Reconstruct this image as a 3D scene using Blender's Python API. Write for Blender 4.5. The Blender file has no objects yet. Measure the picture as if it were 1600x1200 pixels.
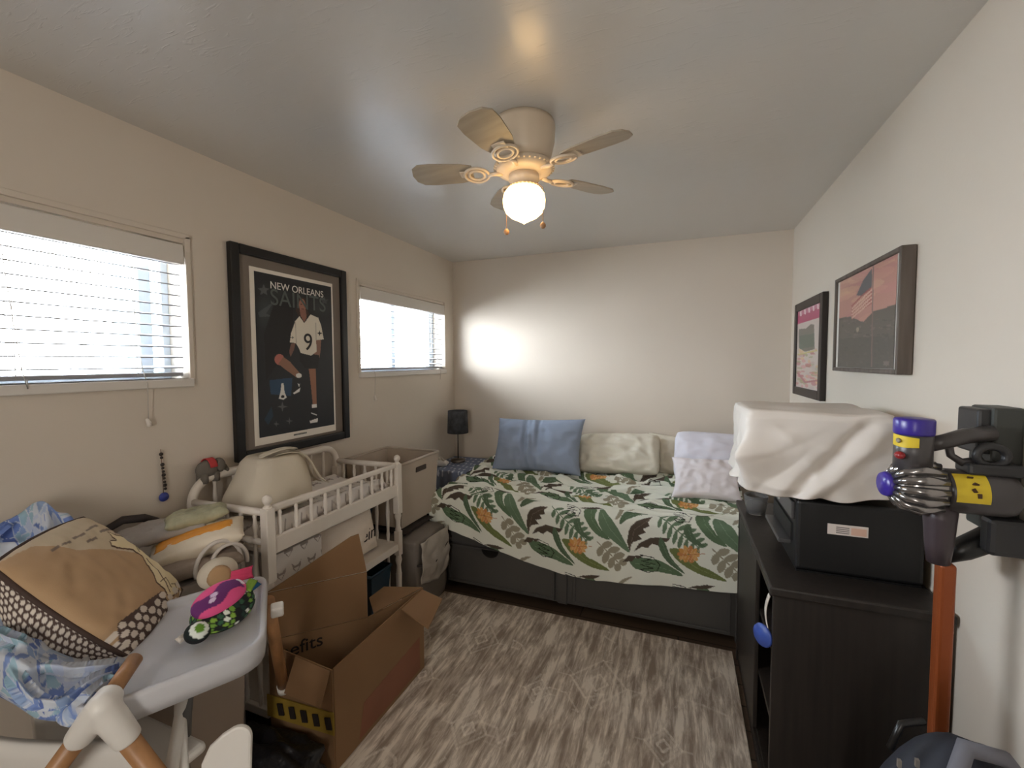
import bpy, bmesh, math, random
import numpy as np
from mathutils import Vector, Matrix, noise

# ------------------------------------------------------------------ camera, sky, exposure
S = bpy.context.scene
COL = S.collection
W1Y0, W1Y1, W2Y0, W2Y1, WZ0, WZ1 = 0.14, 1.265, 2.35, 3.455, 1.455, 2.03   # window openings
L, R, B, H = -1.99, 0.72, 3.637, 2.44                                        # room planes
FRONT = -1.0

cam_d = bpy.data.cameras.new('camera'); cam = bpy.data.objects.new('camera', cam_d); COL.objects.link(cam)
cam_d.sensor_width = 36.0; cam_d.lens = 36.0 * 686 / 1600; cam_d.clip_start = 0.02
cam.matrix_world = Matrix(((0.93251586, -0.01368326, 0.36086971, 0), (0.36109588, 0.04887012, -0.93124727, 0),
                           (-0.00489325, 0.99871141, 0.05051313, 1.52), (0, 0, 0, 1)))
S.camera = cam
S.view_settings.view_transform = 'Standard'; S.view_settings.look = 'None'
S.view_settings.exposure = 0.9; S.view_settings.gamma = 1.0; S.view_settings.use_curve_mapping = False
S.cycles.use_denoising = True
S.cycles.max_bounces = 10; S.cycles.diffuse_bounces = 6; S.cycles.transparent_max_bounces = 12
S.cycles.sample_clamp_indirect = 6.0; S.cycles.caustics_reflective = False; S.cycles.caustics_refractive = False
world = bpy.data.worlds.new('sky'); S.world = world; world.use_nodes = True
bg = world.node_tree.nodes['Background']
bg.inputs[0].default_value = (0.91, 0.955, 1.0, 1); bg.inputs[1].default_value = 27.0

def area(name, loc, rot, sx, sy, energy, color, portal=False):
    d = bpy.data.lights.new(name, 'AREA'); d.shape = 'RECTANGLE'; d.size = sx; d.size_y = sy
    d.energy = energy; d.color = color; d.cycles.is_portal = portal
    o = bpy.data.objects.new(name, d); COL.objects.link(o); o.location = loc; o.rotation_euler = rot
    return o
for nm, a, b in (('window_portal', W1Y0, W1Y1), ('window_portal', W2Y0, W2Y1)):
    area(nm, (L - 0.13, (a + b) / 2, (WZ0 + WZ1) / 2), (0, math.radians(-90), 0), WZ1 - WZ0, b - a, 1, (1, 1, 1), True)
DX0, DX1, DZ = -0.95, -0.1, 2.3                                             # unseen doorway added behind the camera to let fill light in
area('hall_fill_light', (-0.24, FRONT - 0.47, 1.45), (math.radians(90), 0, 0), 0.22, 1.3, 13, (1.0, 0.95, 0.88))  # unseen light added in the hall for fill from behind

# ------------------------------------------------------------------ materials
def lin(c):
    return tuple(((v / 255) / 12.92 if v / 255 <= 0.04045 else ((v / 255 + 0.055) / 1.055) ** 2.4) for v in c[:3])
def lin_np(a):
    a = np.asarray(a, float) / 255
    return np.where(a <= 0.04045, a / 12.92, ((a + 0.055) / 1.055) ** 2.4)
MATS = {}
def mat(name, col=None, rough=0.6, metal=0.0, bump=None, var=None, attr=False, stretch=(1, 1, 1), spec=0.5, **kw):
    if name in MATS: return MATS[name]
    m = bpy.data.materials.new(name); m.use_nodes = True; MATS[name] = m
    nt = m.node_tree; p = nt.nodes['Principled BSDF']; N = nt.nodes.new; Lk = nt.links.new
    p.inputs['Roughness'].default_value = rough; p.inputs['Metallic'].default_value = metal
    p.inputs['Specular IOR Level'].default_value = spec
    if col is not None: p.inputs['Base Color'].default_value = (*lin(col), 1)
    tc = N('ShaderNodeTexCoord'); mp = N('ShaderNodeMapping'); mp.inputs['Scale'].default_value = stretch
    Lk(tc.outputs['Object'], mp.inputs[0])
    src = None
    if attr:
        at = N('ShaderNodeAttribute'); at.attribute_name = 'print'; src = at.outputs['Color']
    if var:
        nz = N('ShaderNodeTexNoise'); nz.inputs['Scale'].default_value = var[0]; nz.inputs['Detail'].default_value = 5
        Lk(mp.outputs[0], nz.inputs['Vector'])
        mr = N('ShaderNodeMapRange'); mr.inputs[1].default_value = 0.3; mr.inputs[2].default_value = 0.7
        mr.inputs[3].default_value = 1 - var[1]; mr.inputs[4].default_value = 1 + var[1]; Lk(nz.outputs[0], mr.inputs[0])
        mx = N('ShaderNodeMix'); mx.data_type = 'RGBA'; mx.blend_type = 'MULTIPLY'; mx.inputs[0].default_value = 1
        if src: Lk(src, mx.inputs[6])
        else: mx.inputs[6].default_value = (*lin(col), 1)
        Lk(mr.outputs[0], mx.inputs[7]); src = mx.outputs[2]
    if src: Lk(src, p.inputs['Base Color'])
    if bump:
        nb = N('ShaderNodeTexNoise'); nb.inputs['Scale'].default_value = bump[0]; nb.inputs['Detail'].default_value = 6
        Lk(mp.outputs[0], nb.inputs['Vector'])
        bn = N('ShaderNodeBump'); bn.inputs['Strength'].default_value = bump[1]
        bn.inputs['Distance'].default_value = bump[2] if len(bump) > 2 else 0.01
        Lk(nb.outputs[0], bn.inputs['Height']); Lk(bn.outputs[0], p.inputs['Normal'])
    for k, v in kw.items(): p.inputs[k.replace('_', ' ')].default_value = v
    return m

M_wall = mat('wall_paint', (212, 201, 187), 0.65, spec=.2, bump=(60, 0.12, 0.003), var=(1.5, 0.02))
M_trim = mat('white_trim_paint', (216, 210, 202), 0.4)
M_white = mat('white_gloss_paint', (226, 218, 208), 0.35, var=(9, 0.03))
M_black = mat('black_plastic', (14, 14, 15), 0.35)
M_paper = mat('print_ink', attr=True, rough=0.35)
M_cloth = mat('printed_fabric', attr=True, rough=0.85, bump=(350, 0.15, 0.002))

def ceiling_material():
    m = bpy.data.materials.new('glossy_ceiling_paint'); m.use_nodes = True; nt = m.node_tree
    p = nt.nodes['Principled BSDF']; N = nt.nodes.new; Lk = nt.links.new
    p.inputs['Base Color'].default_value = (*lin((206, 203, 198)), 1); p.inputs['Roughness'].default_value = 0.40; p.inputs['Coat Weight'].default_value = .7; p.inputs['Coat Roughness'].default_value = .24
    p.inputs['Specular IOR Level'].default_value = 0.9
    tc = N('ShaderNodeTexCoord')
    mp = N('ShaderNodeMapping'); mp.inputs['Scale'].default_value = (3, 3, 3); Lk(tc.outputs['Object'], mp.inputs[0])
    n1 = N('ShaderNodeTexNoise'); n1.inputs['Scale'].default_value = 1.1; n1.inputs['Detail'].default_value = 3; Lk(mp.outputs[0], n1.inputs['Vector'])
    mp2 = N('ShaderNodeMapping'); mp2.inputs['Scale'].default_value = (12, 60, 10); mp2.inputs['Rotation'].default_value = (0, 0, 0.6)
    Lk(tc.outputs['Object'], mp2.inputs[0])
    n2 = N('ShaderNodeTexNoise'); n2.inputs['Scale'].default_value = 1.0; n2.inputs['Detail'].default_value = 4; n2.inputs['Distortion'].default_value = 1.2
    Lk(mp2.outputs[0], n2.inputs['Vector'])
    gt = N('ShaderNodeMapRange'); gt.inputs[1].default_value = 0.58; gt.inputs[2].default_value = 0.75; Lk(n2.outputs[0], gt.inputs[0])
    ad = N('ShaderNodeMath'); ad.operation = 'MULTIPLY_ADD'; ad.inputs[1].default_value = 0.15; Lk(gt.outputs[0], ad.inputs[0]); Lk(n1.outputs[0], ad.inputs[2])
    bn = N('ShaderNodeBump'); bn.inputs['Strength'].default_value = 0.35; bn.inputs['Distance'].default_value = 0.02
    Lk(ad.outputs[0], bn.inputs['Height']); Lk(bn.outputs[0], p.inputs['Normal'])
    return m
def plank_material():
    m = bpy.data.materials.new('dark_floor_planks'); m.use_nodes = True; nt = m.node_tree
    p = nt.nodes['Principled BSDF']; N = nt.nodes.new; Lk = nt.links.new
    tc = N('ShaderNodeTexCoord'); br = N('ShaderNodeTexBrick')
    br.inputs['Color1'].default_value = (*lin((88, 72, 58)), 1); br.inputs['Color2'].default_value = (*lin((72, 58, 47)), 1)
    br.inputs['Mortar'].default_value = (*lin((34, 27, 22)), 1); br.inputs['Mortar Size'].default_value = 0.004
    br.inputs['Scale'].default_value = 1; br.inputs['Brick Width'].default_value = 1.1; br.inputs['Row Height'].default_value = 0.14
    Lk(tc.outputs['Object'], br.inputs['Vector'])
    mp = N('ShaderNodeMapping'); mp.inputs['Scale'].default_value = (6, 90, 1); Lk(tc.outputs['Object'], mp.inputs[0])
    nz = N('ShaderNodeTexNoise'); nz.inputs['Scale'].default_value = 1; Lk(mp.outputs[0], nz.inputs['Vector'])
    mr = N('ShaderNodeMapRange'); mr.inputs[3].default_value = 0.7; mr.inputs[4].default_value = 1.25; Lk(nz.outputs[0], mr.inputs[0])
    mx = N('ShaderNodeMix'); mx.data_type = 'RGBA'; mx.blend_type = 'MULTIPLY'; mx.inputs[0].default_value = 1
    Lk(br.outputs[0], mx.inputs[6]); Lk(mr.outputs[0], mx.inputs[7]); Lk(mx.outputs[2], p.inputs['Base Color'])
    p.inputs['Roughness'].default_value = 0.45
    return m
def wood(name, c, rough=0.45, stretch=(40, 40, 3)):
    return mat(name, c, rough, var=(1.0, 0.28), stretch=stretch, bump=(1.0, 0.06, 0.004))
M_dark = wood('espresso_wood', (38, 32, 28), 0.5, (60, 60, 3))
M_beech = wood('beech_wood', (164, 120, 80), 0.4, (25, 25, 4))
M_card = mat('corrugated_cardboard', (134, 102, 70), 0.85, var=(3, 0.06), bump=(220, 0.08, 0.002), stretch=(1, 1, 1))
M_plum = mat('light_grey_tray_plastic', (196, 196, 200), 0.35)
M_chairwhite = mat('white_moulded_plastic', (226, 222, 216), 0.4)

# ------------------------------------------------------------------ mesh builder
def V(*a): return Vector(a)
def n3(x, y, z, s=1.0): return noise.noise(Vector((x * s, y * s, z * s)))
class MB:
    def __init__(self): self.v = []; self.f = []; self.s = []; self.c = None
    def add(self, vs, fs, smooth=False):
        o = len(self.v); self.v += [tuple(p) for p in vs]
        self.f += [tuple(i + o for i in f) for f in fs]; self.s += [smooth] * len(fs); return self
    def box(self, x0, x1, y0, y1, z0, z1):
        return self.add([(x, y, z) for z in (z0, z1) for y in (y0, y1) for x in (x0, x1)],
                        [(0, 2, 3, 1), (4, 5, 7, 6), (0, 1, 5, 4), (2, 6, 7, 3), (0, 4, 6, 2), (1, 3, 7, 5)])
    def obox(self, c, size, rot=Matrix.Identity(3)):
        a, b, d = (s / 2 for s in size)
        return self.add([V(*c) + rot @ V(x, y, z) for z in (-d, d) for y in (-b, b) for x in (-a, a)],
                        [(0, 2, 3, 1), (4, 5, 7, 6), (0, 1, 5, 4), (2, 6, 7, 3), (0, 4, 6, 2), (1, 3, 7, 5)])
    def bar(self, p0, p1, w, d, up=(0, 0, 1)):
        p0, p1 = V(*p0), V(*p1); x = (p1 - p0); l = x.length; x.normalize()
        y = V(*up).cross(x); y.normalize(); z = x.cross(y)
        return self.obox((p0 + p1) / 2, (l, w, d), Matrix((x, y, z)).transposed())
    def sweep(self, pts, rad, n=10, cap=True, closed=False):
        pts = [V(*p) for p in pts]; k = len(pts)
        if not hasattr(rad, '__len__'): rad = [rad] * k
        rings = []; ref = None
        for i, p in enumerate(pts):
            a = pts[i - 1] if (i > 0 or closed) else p; b = pts[(i + 1) % k] if (i < k - 1 or closed) else p
            t = (b - a); t = t.normalized() if t.length > 1e-9 else V(0, 0, 1)
            if ref is None: ref = t.orthogonal().normalized()
            ref = ref - t * ref.dot(t); ref = ref.normalized() if ref.length > 1e-6 else t.orthogonal().normalized()
            q = t.cross(ref)
            rings.append([p + (ref * math.cos(2 * math.pi * j / n) + q * math.sin(2 * math.pi * j / n)) * rad[i] for j in range(n)])
        vs = [p for r in rings for p in r]; fs = []
        for i in range(k if closed else k - 1):
            i2 = (i + 1) % k
            fs += [(i * n + j, i * n + (j + 1) % n, i2 * n + (j + 1) % n, i2 * n + j) for j in range(n)]
        self.add(vs, fs, True)
        if cap and not closed:
            o = len(self.v) - len(vs); self.f += [tuple(o + j for j in range(n))[::-1], tuple(o + (k - 1) * n + j for j in range(n))]; self.s += [False, False]
        return self
    def cyl(self, p0, p1, r0, r1=None, n=20): return self.sweep([p0, p1], [r0, r0 if r1 is None else r1], n)
    def lathe(self, c, prof, n=24, axis=(0, 0, 1)):
        ax = V(*axis).normalized(); return self.sweep_axis(V(*c), ax, prof, n)
    def sweep_axis(self, c, ax, prof, n):
        a = ax.orthogonal().normalized(); b = ax.cross(a); vs = []; fs = []
        for r, z in prof:
            vs += [c + ax * z + (a * math.cos(2 * math.pi * j / n) + b * math.sin(2 * math.pi * j / n)) * max(r, 1e-4) for j in range(n)]
        for i in range(len(prof) - 1):
            fs += [(i * n + j, i * n + (j + 1) % n, (i + 1) * n + (j + 1) % n, (i + 1) * n + j) for j in range(n)]
        self.add(vs, fs, True); return self
    def ball(self, c, r, n=16, sq=(1, 1, 1), rot=Matrix.Identity(3), fn=None):
        vs = []; fs = []; m = n // 2 + 1
        for i in range(m + 1):
            th = math.pi * i / m
            for j in range(n):
                ph = 2 * math.pi * j / n
                d = V(math.sin(th) * math.cos(ph), math.sin(th) * math.sin(ph), math.cos(th))
                k = fn(d) if fn else 1.0
                vs.append(V(*c) + rot @ V(d.x * r * sq[0] * k, d.y * r * sq[1] * k, d.z * r * sq[2] * k))
        for i in range(m):
            fs += [(i * n + j, (i + 1) * n + j, (i + 1) * n + (j + 1) % n, i * n + (j + 1) % n) for j in range(n)]
        return self.add(vs, fs, True)
    def prism(self, poly, z0, z1, fr=None):
        """poly: 2d points; fr: function (x, y, h) -> world point, default horizontal"""
        fr = fr or (lambda x, y, h: (x, y, h)); n = len(poly)
        self.add([fr(x, y, z0) for x, y in poly] + [fr(x, y, z1) for x, y in poly],
                 [tuple(range(n))[::-1], tuple(range(n, 2 * n))] + [(i, (i + 1) % n, n + (i + 1) % n, n + i) for i in range(n)])
        return self
    def grid(self, fn, nu, nv, cfn=None, smooth=True):
        us = [i / (nu - 1) for i in range(nu)]; vs = [j / (nv - 1) for j in range(nv)]
        self.add([fn(u, v) for v in vs for u in us],
                 [(j * nu + i, j * nu + i + 1, (j + 1) * nu + i + 1, (j + 1) * nu + i) for j in range(nv - 1) for i in range(nu - 1)], smooth)
        return self
    def build(self, name, m, parent=None, bevel=0.0, seg=2, sub=0, solid=0.0, weld=False, offset=-1):
        base = Vector((0, 0, 0))
        if parent is not None:
            q = parent
            while q is not None: base += q.location; q = q.parent
        me = bpy.data.meshes.new(name)
        me.from_pydata([tuple(Vector(p) - base) for p in self.v], [], self.f)
        me.polygons.foreach_set('use_smooth', self.s)
        if self.c is not None:
            at = me.color_attributes.new('print', 'FLOAT_COLOR', 'POINT')
            c = np.ones((len(self.v), 4), np.float32); c[:, :3] = self.c; at.data.foreach_set('color', c.ravel())
        me.materials.append(m)
        o = bpy.data.objects.new(name, me); COL.objects.link(o); o.parent = parent
        b = bmesh.new(); b.from_mesh(me)
        if weld: bmesh.ops.remove_doubles(b, verts=b.verts, dist=1e-5)
        bmesh.ops.recalc_face_normals(b, faces=b.faces); b.to_mesh(me); b.free()
        if solid:
            k = o.modifiers.new('thickness', 'SOLIDIFY'); k.thickness = solid; k.offset = offset
        if bevel:
            k = o.modifiers.new('edge', 'BEVEL'); k.width = bevel; k.segments = seg; k.limit_method = 'ANGLE'; k.angle_limit = math.radians(50)
        if sub:
            k = o.modifiers.new('smooth', 'SUBSURF'); k.levels = sub; k.render_levels = sub
        return o
def thing(name, label, cat, loc, group=None):
    o = bpy.data.objects.new(name, None); COL.objects.link(o); o.location = loc; o.empty_display_size = 0.05
    return tag(o, label, cat, group)
def tag(o, label, cat, group=None):
    o['label'] = label; o['category'] = cat
    if group: o['group'] = group
    return o
def struct(o): o['kind'] = 'structure'; return o
def text(name, body, size, mtx, m, parent, ext=0.0006, align='CENTER', sx=1.0, shear=0.0):
    cu = bpy.data.curves.new(name, 'FONT'); cu.body = body; cu.size = size; cu.extrude = ext; cu.align_x = align; cu.align_y = 'CENTER'; cu.shear = shear
    t = bpy.data.objects.new(name, cu); COL.objects.link(t)
    me = bpy.data.meshes.new_from_object(t.evaluated_get(bpy.context.evaluated_depsgraph_get()))
    bpy.data.objects.remove(t); bpy.data.curves.remove(cu)
    me.materials.clear(); me.materials.append(m); me.name = name
    base = Vector((0, 0, 0)); q = parent
    while q is not None: base += q.location; q = q.parent
    me.transform(Matrix.Diagonal((sx, 1, 1, 1))); me.transform(Matrix.Translation(-base) @ mtx)
    o = bpy.data.objects.new(name, me); COL.objects.link(o); o.parent = parent; return o
def frame_mtx(o, x, y, z):
    m = Matrix.Identity(4)
    for i in range(3): m[i][0], m[i][1], m[i][2], m[i][3] = x[i], y[i], z[i], o[i]
    return m

# ------------------------------------------------------------------ painter: prints for fabric and paper
class Paint:
    def __init__(self, w, h, bgc, wrap=None):
        self.a = np.empty((h, w, 3)); self.a[:] = bgc; self.w, self.h = w, h; self.Hm = None; self.wrap = wrap
        self.yy, self.xx = np.mgrid[0:h, 0:w]; self.xx = self.xx + 0.5; self.yy = self.yy + 0.5
    def corners(self, tl, tr, br, bl):          # trace coordinates -> canvas
        src = [tl, tr, br, bl]; dst = [(0, 0), (self.w, 0), (self.w, self.h), (0, self.h)]; A = []; b = []
        for (x, y), (u, v) in zip(src, dst):
            A += [[x, y, 1, 0, 0, 0, -u * x, -u * y], [0, 0, 0, x, y, 1, -v * x, -v * y]]; b += [u, v]
        self.Hm = np.append(np.linalg.solve(np.array(A, float), np.array(b, float)), 1).reshape(3, 3)
    def tr(self, pts):
        p = np.asarray(pts, float)
        if self.Hm is None: return p
        q = np.c_[p, np.ones(len(p))] @ self.Hm.T; return q[:, :2] / q[:, 2:]
    def poly(self, pts, col, alpha=1.0):
        P = self.tr(pts)
        offs = [(0, 0)] if not self.wrap else [(i * self.wrap[0], j * self.wrap[1]) for i in (-1, 0, 1) for j in (-1, 0, 1)]
        for ox, oy in offs:
            Q = P + (ox, oy)
            x0, y0 = np.maximum(np.floor(Q.min(0)).astype(int), 0); x1, y1 = np.minimum(np.ceil(Q.max(0)).astype(int) + 1, (self.w, self.h))
            if x1 <= x0 or y1 <= y0: continue
            X = self.xx[y0:y1, x0:x1]; Y = self.yy[y0:y1, x0:x1]; ins = np.zeros(X.shape, bool)
            for (ax, ay), (bx, by) in zip(Q, np.roll(Q, -1, 0)):
                if ay == by: continue
                ins ^= ((ay > Y) != (by > Y)) & (X < (bx - ax) * (Y - ay) / (by - ay) + ax)
            s = self.a[y0:y1, x0:x1]; s[ins] = s[ins] * (1 - alpha) + np.array(col) * alpha
    def ell(self, c, rx, ry, col, rot=0.0, alpha=1.0, n=28):
        ca, sa = math.cos(rot), math.sin(rot)
        self.poly([(c[0] + rx * math.cos(t) * ca - ry * math.sin(t) * sa, c[1] + rx * math.cos(t) * sa + ry * math.sin(t) * ca)
                   for t in np.linspace(0, 2 * math.pi, n, endpoint=False)], col, alpha)
    def line(self, pts, wd, col, alpha=1.0):
        for (ax, ay), (bx, by) in zip(pts[:-1], pts[1:]):
            dx, dy = bx - ax, by - ay; l = math.hypot(dx, dy) or 1; nx, ny = -dy / l * wd / 2, dx / l * wd / 2
            ex, ey = dx / l * wd * .3, dy / l * wd * .3
            self.poly([(ax + nx - ex, ay + ny - ey), (bx + nx + ex, by + ny + ey), (bx - nx + ex, by - ny + ey), (ax - nx - ex, ay - ny - ey)], col, alpha)
    def leaf(self, p0, p1, wd, col, bend=0.0, rib=None, jag=0.0, pw=0.8):
        (x0, y0), (x1, y1) = p0, p1; dx, dy = x1 - x0, y1 - y0; l = math.hypot(dx, dy); nx, ny = -dy / l, dx / l; up = []; dn = []; mid = []
        for i in range(15):
            t = i / 14; b = bend * l * math.sin(math.pi * t); w = wd / 2 * math.sin(math.pi * min(1, t * 1.02)) ** pw * (1 + (jag if i % 2 else -jag))
            cx, cy = x0 + dx * t + nx * b, y0 + dy * t + ny * b; mid.append((cx, cy))
            up.append((cx + nx * w, cy + ny * w)); dn.append((cx - nx * w, cy - ny * w))
        self.poly(up + dn[::-1], col)
        if rib is not None: self.line(mid[1:13], max(wd * .06, 2.2), rib)
    def star(self, c, r, col, k=5, inner=0.45, alpha=1.0):
        self.poly([(c[0] + r * (1 if i % 2 == 0 else inner) * math.sin(math.pi * i / k), c[1] - r * (1 if i % 2 == 0 else inner) * math.cos(math.pi * i / k)) for i in range(2 * k)], col, alpha)
    def lookup(self, u, v, wrap=False):
        x = (np.asarray(u) * self.w).astype(int); y = (np.asarray(v) * self.h).astype(int)
        x, y = (x % self.w, y % self.h) if wrap else (np.clip(x, 0, self.w - 1), np.clip(y, 0, self.h - 1))
        return lin_np(self.a[y, x])
def print_panel(name, P, fr, m, parent, nu, nv):
    """flat or curved sheet: fr(u, v) -> point, v runs from the top of the print down"""
    b = MB().grid(fr, nu, nv, smooth=True)
    U, Vv = np.meshgrid(np.linspace(0, 1, nu), np.linspace(0, 1, nv)); b.c = P.lookup(U.ravel(), Vv.ravel())
    return b.build(name, m, parent)

# ------------------------------------------------------------------ room shell
struct(MB().box(L - .3, R + .3, FRONT - 1.6, B + .3, -0.1, 0).build('floor', plank_material()))
struct(MB().box(L - .3, R + .3, FRONT - 1.6, B + .3, H, H + 0.1).build('ceiling', ceiling_material()))
wl = MB(); T = 0.16
wl.box(L - T, L, FRONT - 1.6, B + T, 0, WZ0).box(L - T, L, FRONT - 1.6, B + T, WZ1, H)
wl.box(L - T, L, FRONT - 1.6, W1Y0, WZ0, WZ1).box(L - T, L, W1Y1, W2Y0, WZ0, WZ1).box(L - T, L, W2Y1, B + T, WZ0, WZ1)
struct(wl.build('wall_left', M_wall))
struct(MB().box(L, R, B, B + T, 0, H).build('wall_back', M_wall))
struct(MB().box(R, R + T, FRONT - 1.6, B + T, 0, H).build('wall_right', M_wall))
wf = MB(); wf.box(L, DX0, FRONT - .12, FRONT, 0, H).box(DX1, R, FRONT - .12, FRONT, 0, H).box(DX0, DX1, FRONT - .12, FRONT, DZ, H)
struct(wf.build('wall_front', M_wall))
struct(MB().box(L, R, FRONT - 1.6, FRONT - 1.5, 0, H).build('wall_hall', M_wall))
struct(MB().box(L + .001, R - .001, B - .014, B - .001, 0.001, 0.09).build('baseboard_back', M_trim, bevel=.004))
struct(MB().box(L + .001, L + .014, -0.9, B - .016, 0.001, 0.09).build('baseboard_left', M_trim, bevel=.004))
struct(MB().box(R - .014, R - .001, -0.9, B - .016, 0.001, 0.09).build('baseboard_right', M_trim, bevel=.004))

M_alu = mat('pale_window_vinyl', (196, 206, 214), 0.4)
def glass_material():
    m = bpy.data.materials.new('window_glass'); m.use_nodes = True; nt = m.node_tree; N = nt.nodes.new; Lk = nt.links.new
    tr = N('ShaderNodeBsdfTransparent'); gl = N('ShaderNodeBsdfGlossy'); gl.inputs['Roughness'].default_value = .02
    tr.inputs[0].default_value = (.97, .985, 1, 1); mx = N('ShaderNodeMixShader'); mx.inputs[0].default_value = .05
    Lk(tr.outputs[0], mx.inputs[1]); Lk(gl.outputs[0], mx.inputs[2]); Lk(mx.outputs[0], nt.nodes['Material Output'].inputs[0])
    return m
M_glass = glass_material()
M_slat = mat('white_blind_slat', (150, 150, 154), 0.45)
M_cord = mat('blind_cord', (190, 184, 176), 0.8)
def window(n, y0, y1, stiles):
    root = struct(bpy.data.objects.new('window_%d' % n, None)); COL.objects.link(root); root.location = (L - .12, (y0 + y1) / 2, WZ0)
    f = MB(); x0, x1 = L - .15, L - .11; w = .03
    f.box(x0, x1, y0, y0 + w, WZ0, WZ1).box(x0, x1, y1 - w, y1, WZ0, WZ1).box(x0, x1, y0 + w, y1 - w, WZ0, WZ0 + w).box(x0, x1, y0 + w, y1 - w, WZ1 - w, WZ1)
    f.build('frame', M_alu, root, bevel=.003)
    for st in stiles: MB().box(x0 + .005, x1 + .005, st - .024, st + .024, WZ0 + w, WZ1 - w).build('meeting_stile', M_alu, root, bevel=.003)
    MB().box(L - .132, L - .128, y0 + w, y1 - w, WZ0 + w, WZ1 - w).build('pane', M_glass, root)
    t = MB(); e = .02                                                       # raised bead and sill board round the opening
    t.box(L, L + .012, y1, y1 + .022, WZ0 - .005, WZ1 + .03).box(L, L + .012, y0 - .022, y0, WZ0 - .005, WZ1 + .03).box(L, L + .012, y0 - .022, y1 + .022, WZ1 + .018, WZ1 + .04)
    t.build('casing', M_wall, root, bevel=.003)
    MB().box(L - .105, L + .02, y0 - .012, y1 + .012, WZ0 - .035, WZ0).build('sill', M_trim, root, bevel=.004)
def blind(label, y0, y1, cords, pulls):
    yc = (y0 + y1) / 2
    root = thing('window_blind', label, 'blind', (L - .02, yc, WZ0 + .01))
    y0 += .008; y1 -= .008
    MB().box(L - .012, L + .016, y0, y1, 1.938, 2.02).build('valance', M_trim, root, bevel=.005)
    MB().box(L - .06, L - .015, y0 + .004, y1 - .004, 1.965, 2.02).build('headrail', M_trim, root)
    s = MB(); z = 1.505; rot = Matrix.Rotation(math.radians(9), 3, 'Y')
    while z < 1.95:
        s.obox((L - .035, yc, z), (.05, y1 - y0 - .01, .0045), rot); z += .0437
    s.build('slats', M_slat, root)
    MB().box(L - .058, L - .012, y0 + .004, y1 - .004, 1.466, 1.482).build('bottom_rail', M_slat, root, bevel=.003)
    for y in cords:
        c = MB().cyl((L - .06, y, 1.47), (L - .06, y, 1.96), .0011, n=5).cyl((L - .009, y, 1.47), (L - .009, y, 1.96), .0011, n=5)
        z = 1.505
        while z < 1.95: c.cyl((L - .06, y, z - .004), (L - .009, y, z + .002), .0009, n=4); z += .0437
        c.build('ladder_cord', M_cord, root)
    for i, (y, zb, tas) in enumerate(pulls):
        pc = MB().sweep([(L - .006, y, 1.95), (L - .002, y + .012, 1.75), (L + .003, y + .03, 1.5), (L + .024, y + .034, 1.44), (L + .016, y + .036, zb)], .0014, 6).build('pull_cord', M_cord, root)
        if tas: MB().lathe((L + .018, y + .038, zb - .028), [(.002, .034), (.006, .03), (.008, .012), (.009, 0), (0, -.001)], 12, (0.1, -.35, 1)).build('tassel', M_white, pc)
window(1, W1Y0, W1Y1, (.70, 1.17)); window(2, W2Y0, W2Y1, (2.86, 3.40))
blind('large white slatted blind in the window nearest the camera, cut off by the frame edge', W1Y0, W1Y1, (.30, .74, 1.08), [(1.06, 1.30, True), (.72, 1.47, False)])
blind('white slatted blind in the far window by the corner, right of the football poster', W2Y0, W2Y1, (2.46, 2.9, 3.34), [(2.44, 1.29, True), (3.32, 1.37, False)])
# neighbour's house seen through the slats
nb = struct(bpy.data.objects.new('exterior', None)); COL.objects.link(nb); nb.location = (-4.2, 3.6, 0)
MB().box(-4.9, -4.2, 2.46, 4.6, -.5, 3.6).build('outside_wall', mat('pale_blue_siding', (176, 196, 206), .8), nb)
g = MB()
for y in (2.52, 2.64): g.box(-4.22, -4.18, y, y + .085, 1.0, 3.2)
g.build('outside_panes', mat('dim_pane', (140, 158, 170), .3), nb)
MB().box(-9, L - .2, -6, 12, -.6, -.5).build('outside_ground', mat('pale_concrete', (214, 212, 206), .9), nb)

# ------------------------------------------------------------------ ceiling fan
FX, FY = -0.585, 1.65
M_fan = mat('antique_white_fan_metal', (206, 190, 168), 0.35)
M_brass = mat('aged_brass', (150, 112, 66), 0.35, metal=.8)
fan = thing('ceiling_fan', 'white ceiling fan with ornate arms and a lit glass globe', 'fan', (FX, FY, H))
MB().lathe((FX, FY, 0), [(.0, 2.439), (.118, 2.439), (.122, 2.42), (.118, 2.36), (.108, 2.32), (.098, 2.29), (.0, 2.285)], 40).build('motor_housing', M_fan, fan)
b = MB().lathe((FX, FY, 0), [(0, 2.284), (.112, 2.284), (.118, 2.272), (.104, 2.256), (.07, 2.246), (0, 2.245)], 40)
for k in range(36):
    a = 2 * math.pi * k / 36; d = V(math.cos(a), math.sin(a), 0)
    b.bar(V(FX, FY, 2.262) + d * .075, V(FX, FY, 2.270) + d * .119, .006, .008)
b.build('motor_ring', M_fan, fan)
b = MB().lathe((FX, FY, 0), [(0, 2.246), (.058, 2.246), (.06, 2.225), (.048, 2.212), (.052, 2.205), (.056, 2.193), (0, 2.192)], 32)
for k in range(24):
    a = 2 * math.pi * k / 24; b.ball((FX + .056 * math.cos(a), FY + .056 * math.sin(a), 2.199), .0055, 6)
b.build('light_fitter', M_fan, fan)
M_globe = bpy.data.materials.new('lit_opal_glass'); M_globe.use_nodes = True
pg = M_globe.node_tree.nodes['Principled BSDF']; pg.inputs['Base Color'].default_value = (*lin((255, 236, 200)), 1); pg.inputs['Roughness'].default_value = .2
pg.inputs['Emission Color'].default_value = (1.0, 0.63, 0.25, 1); pg.inputs['Emission Strength'].default_value = 5.0
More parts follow.
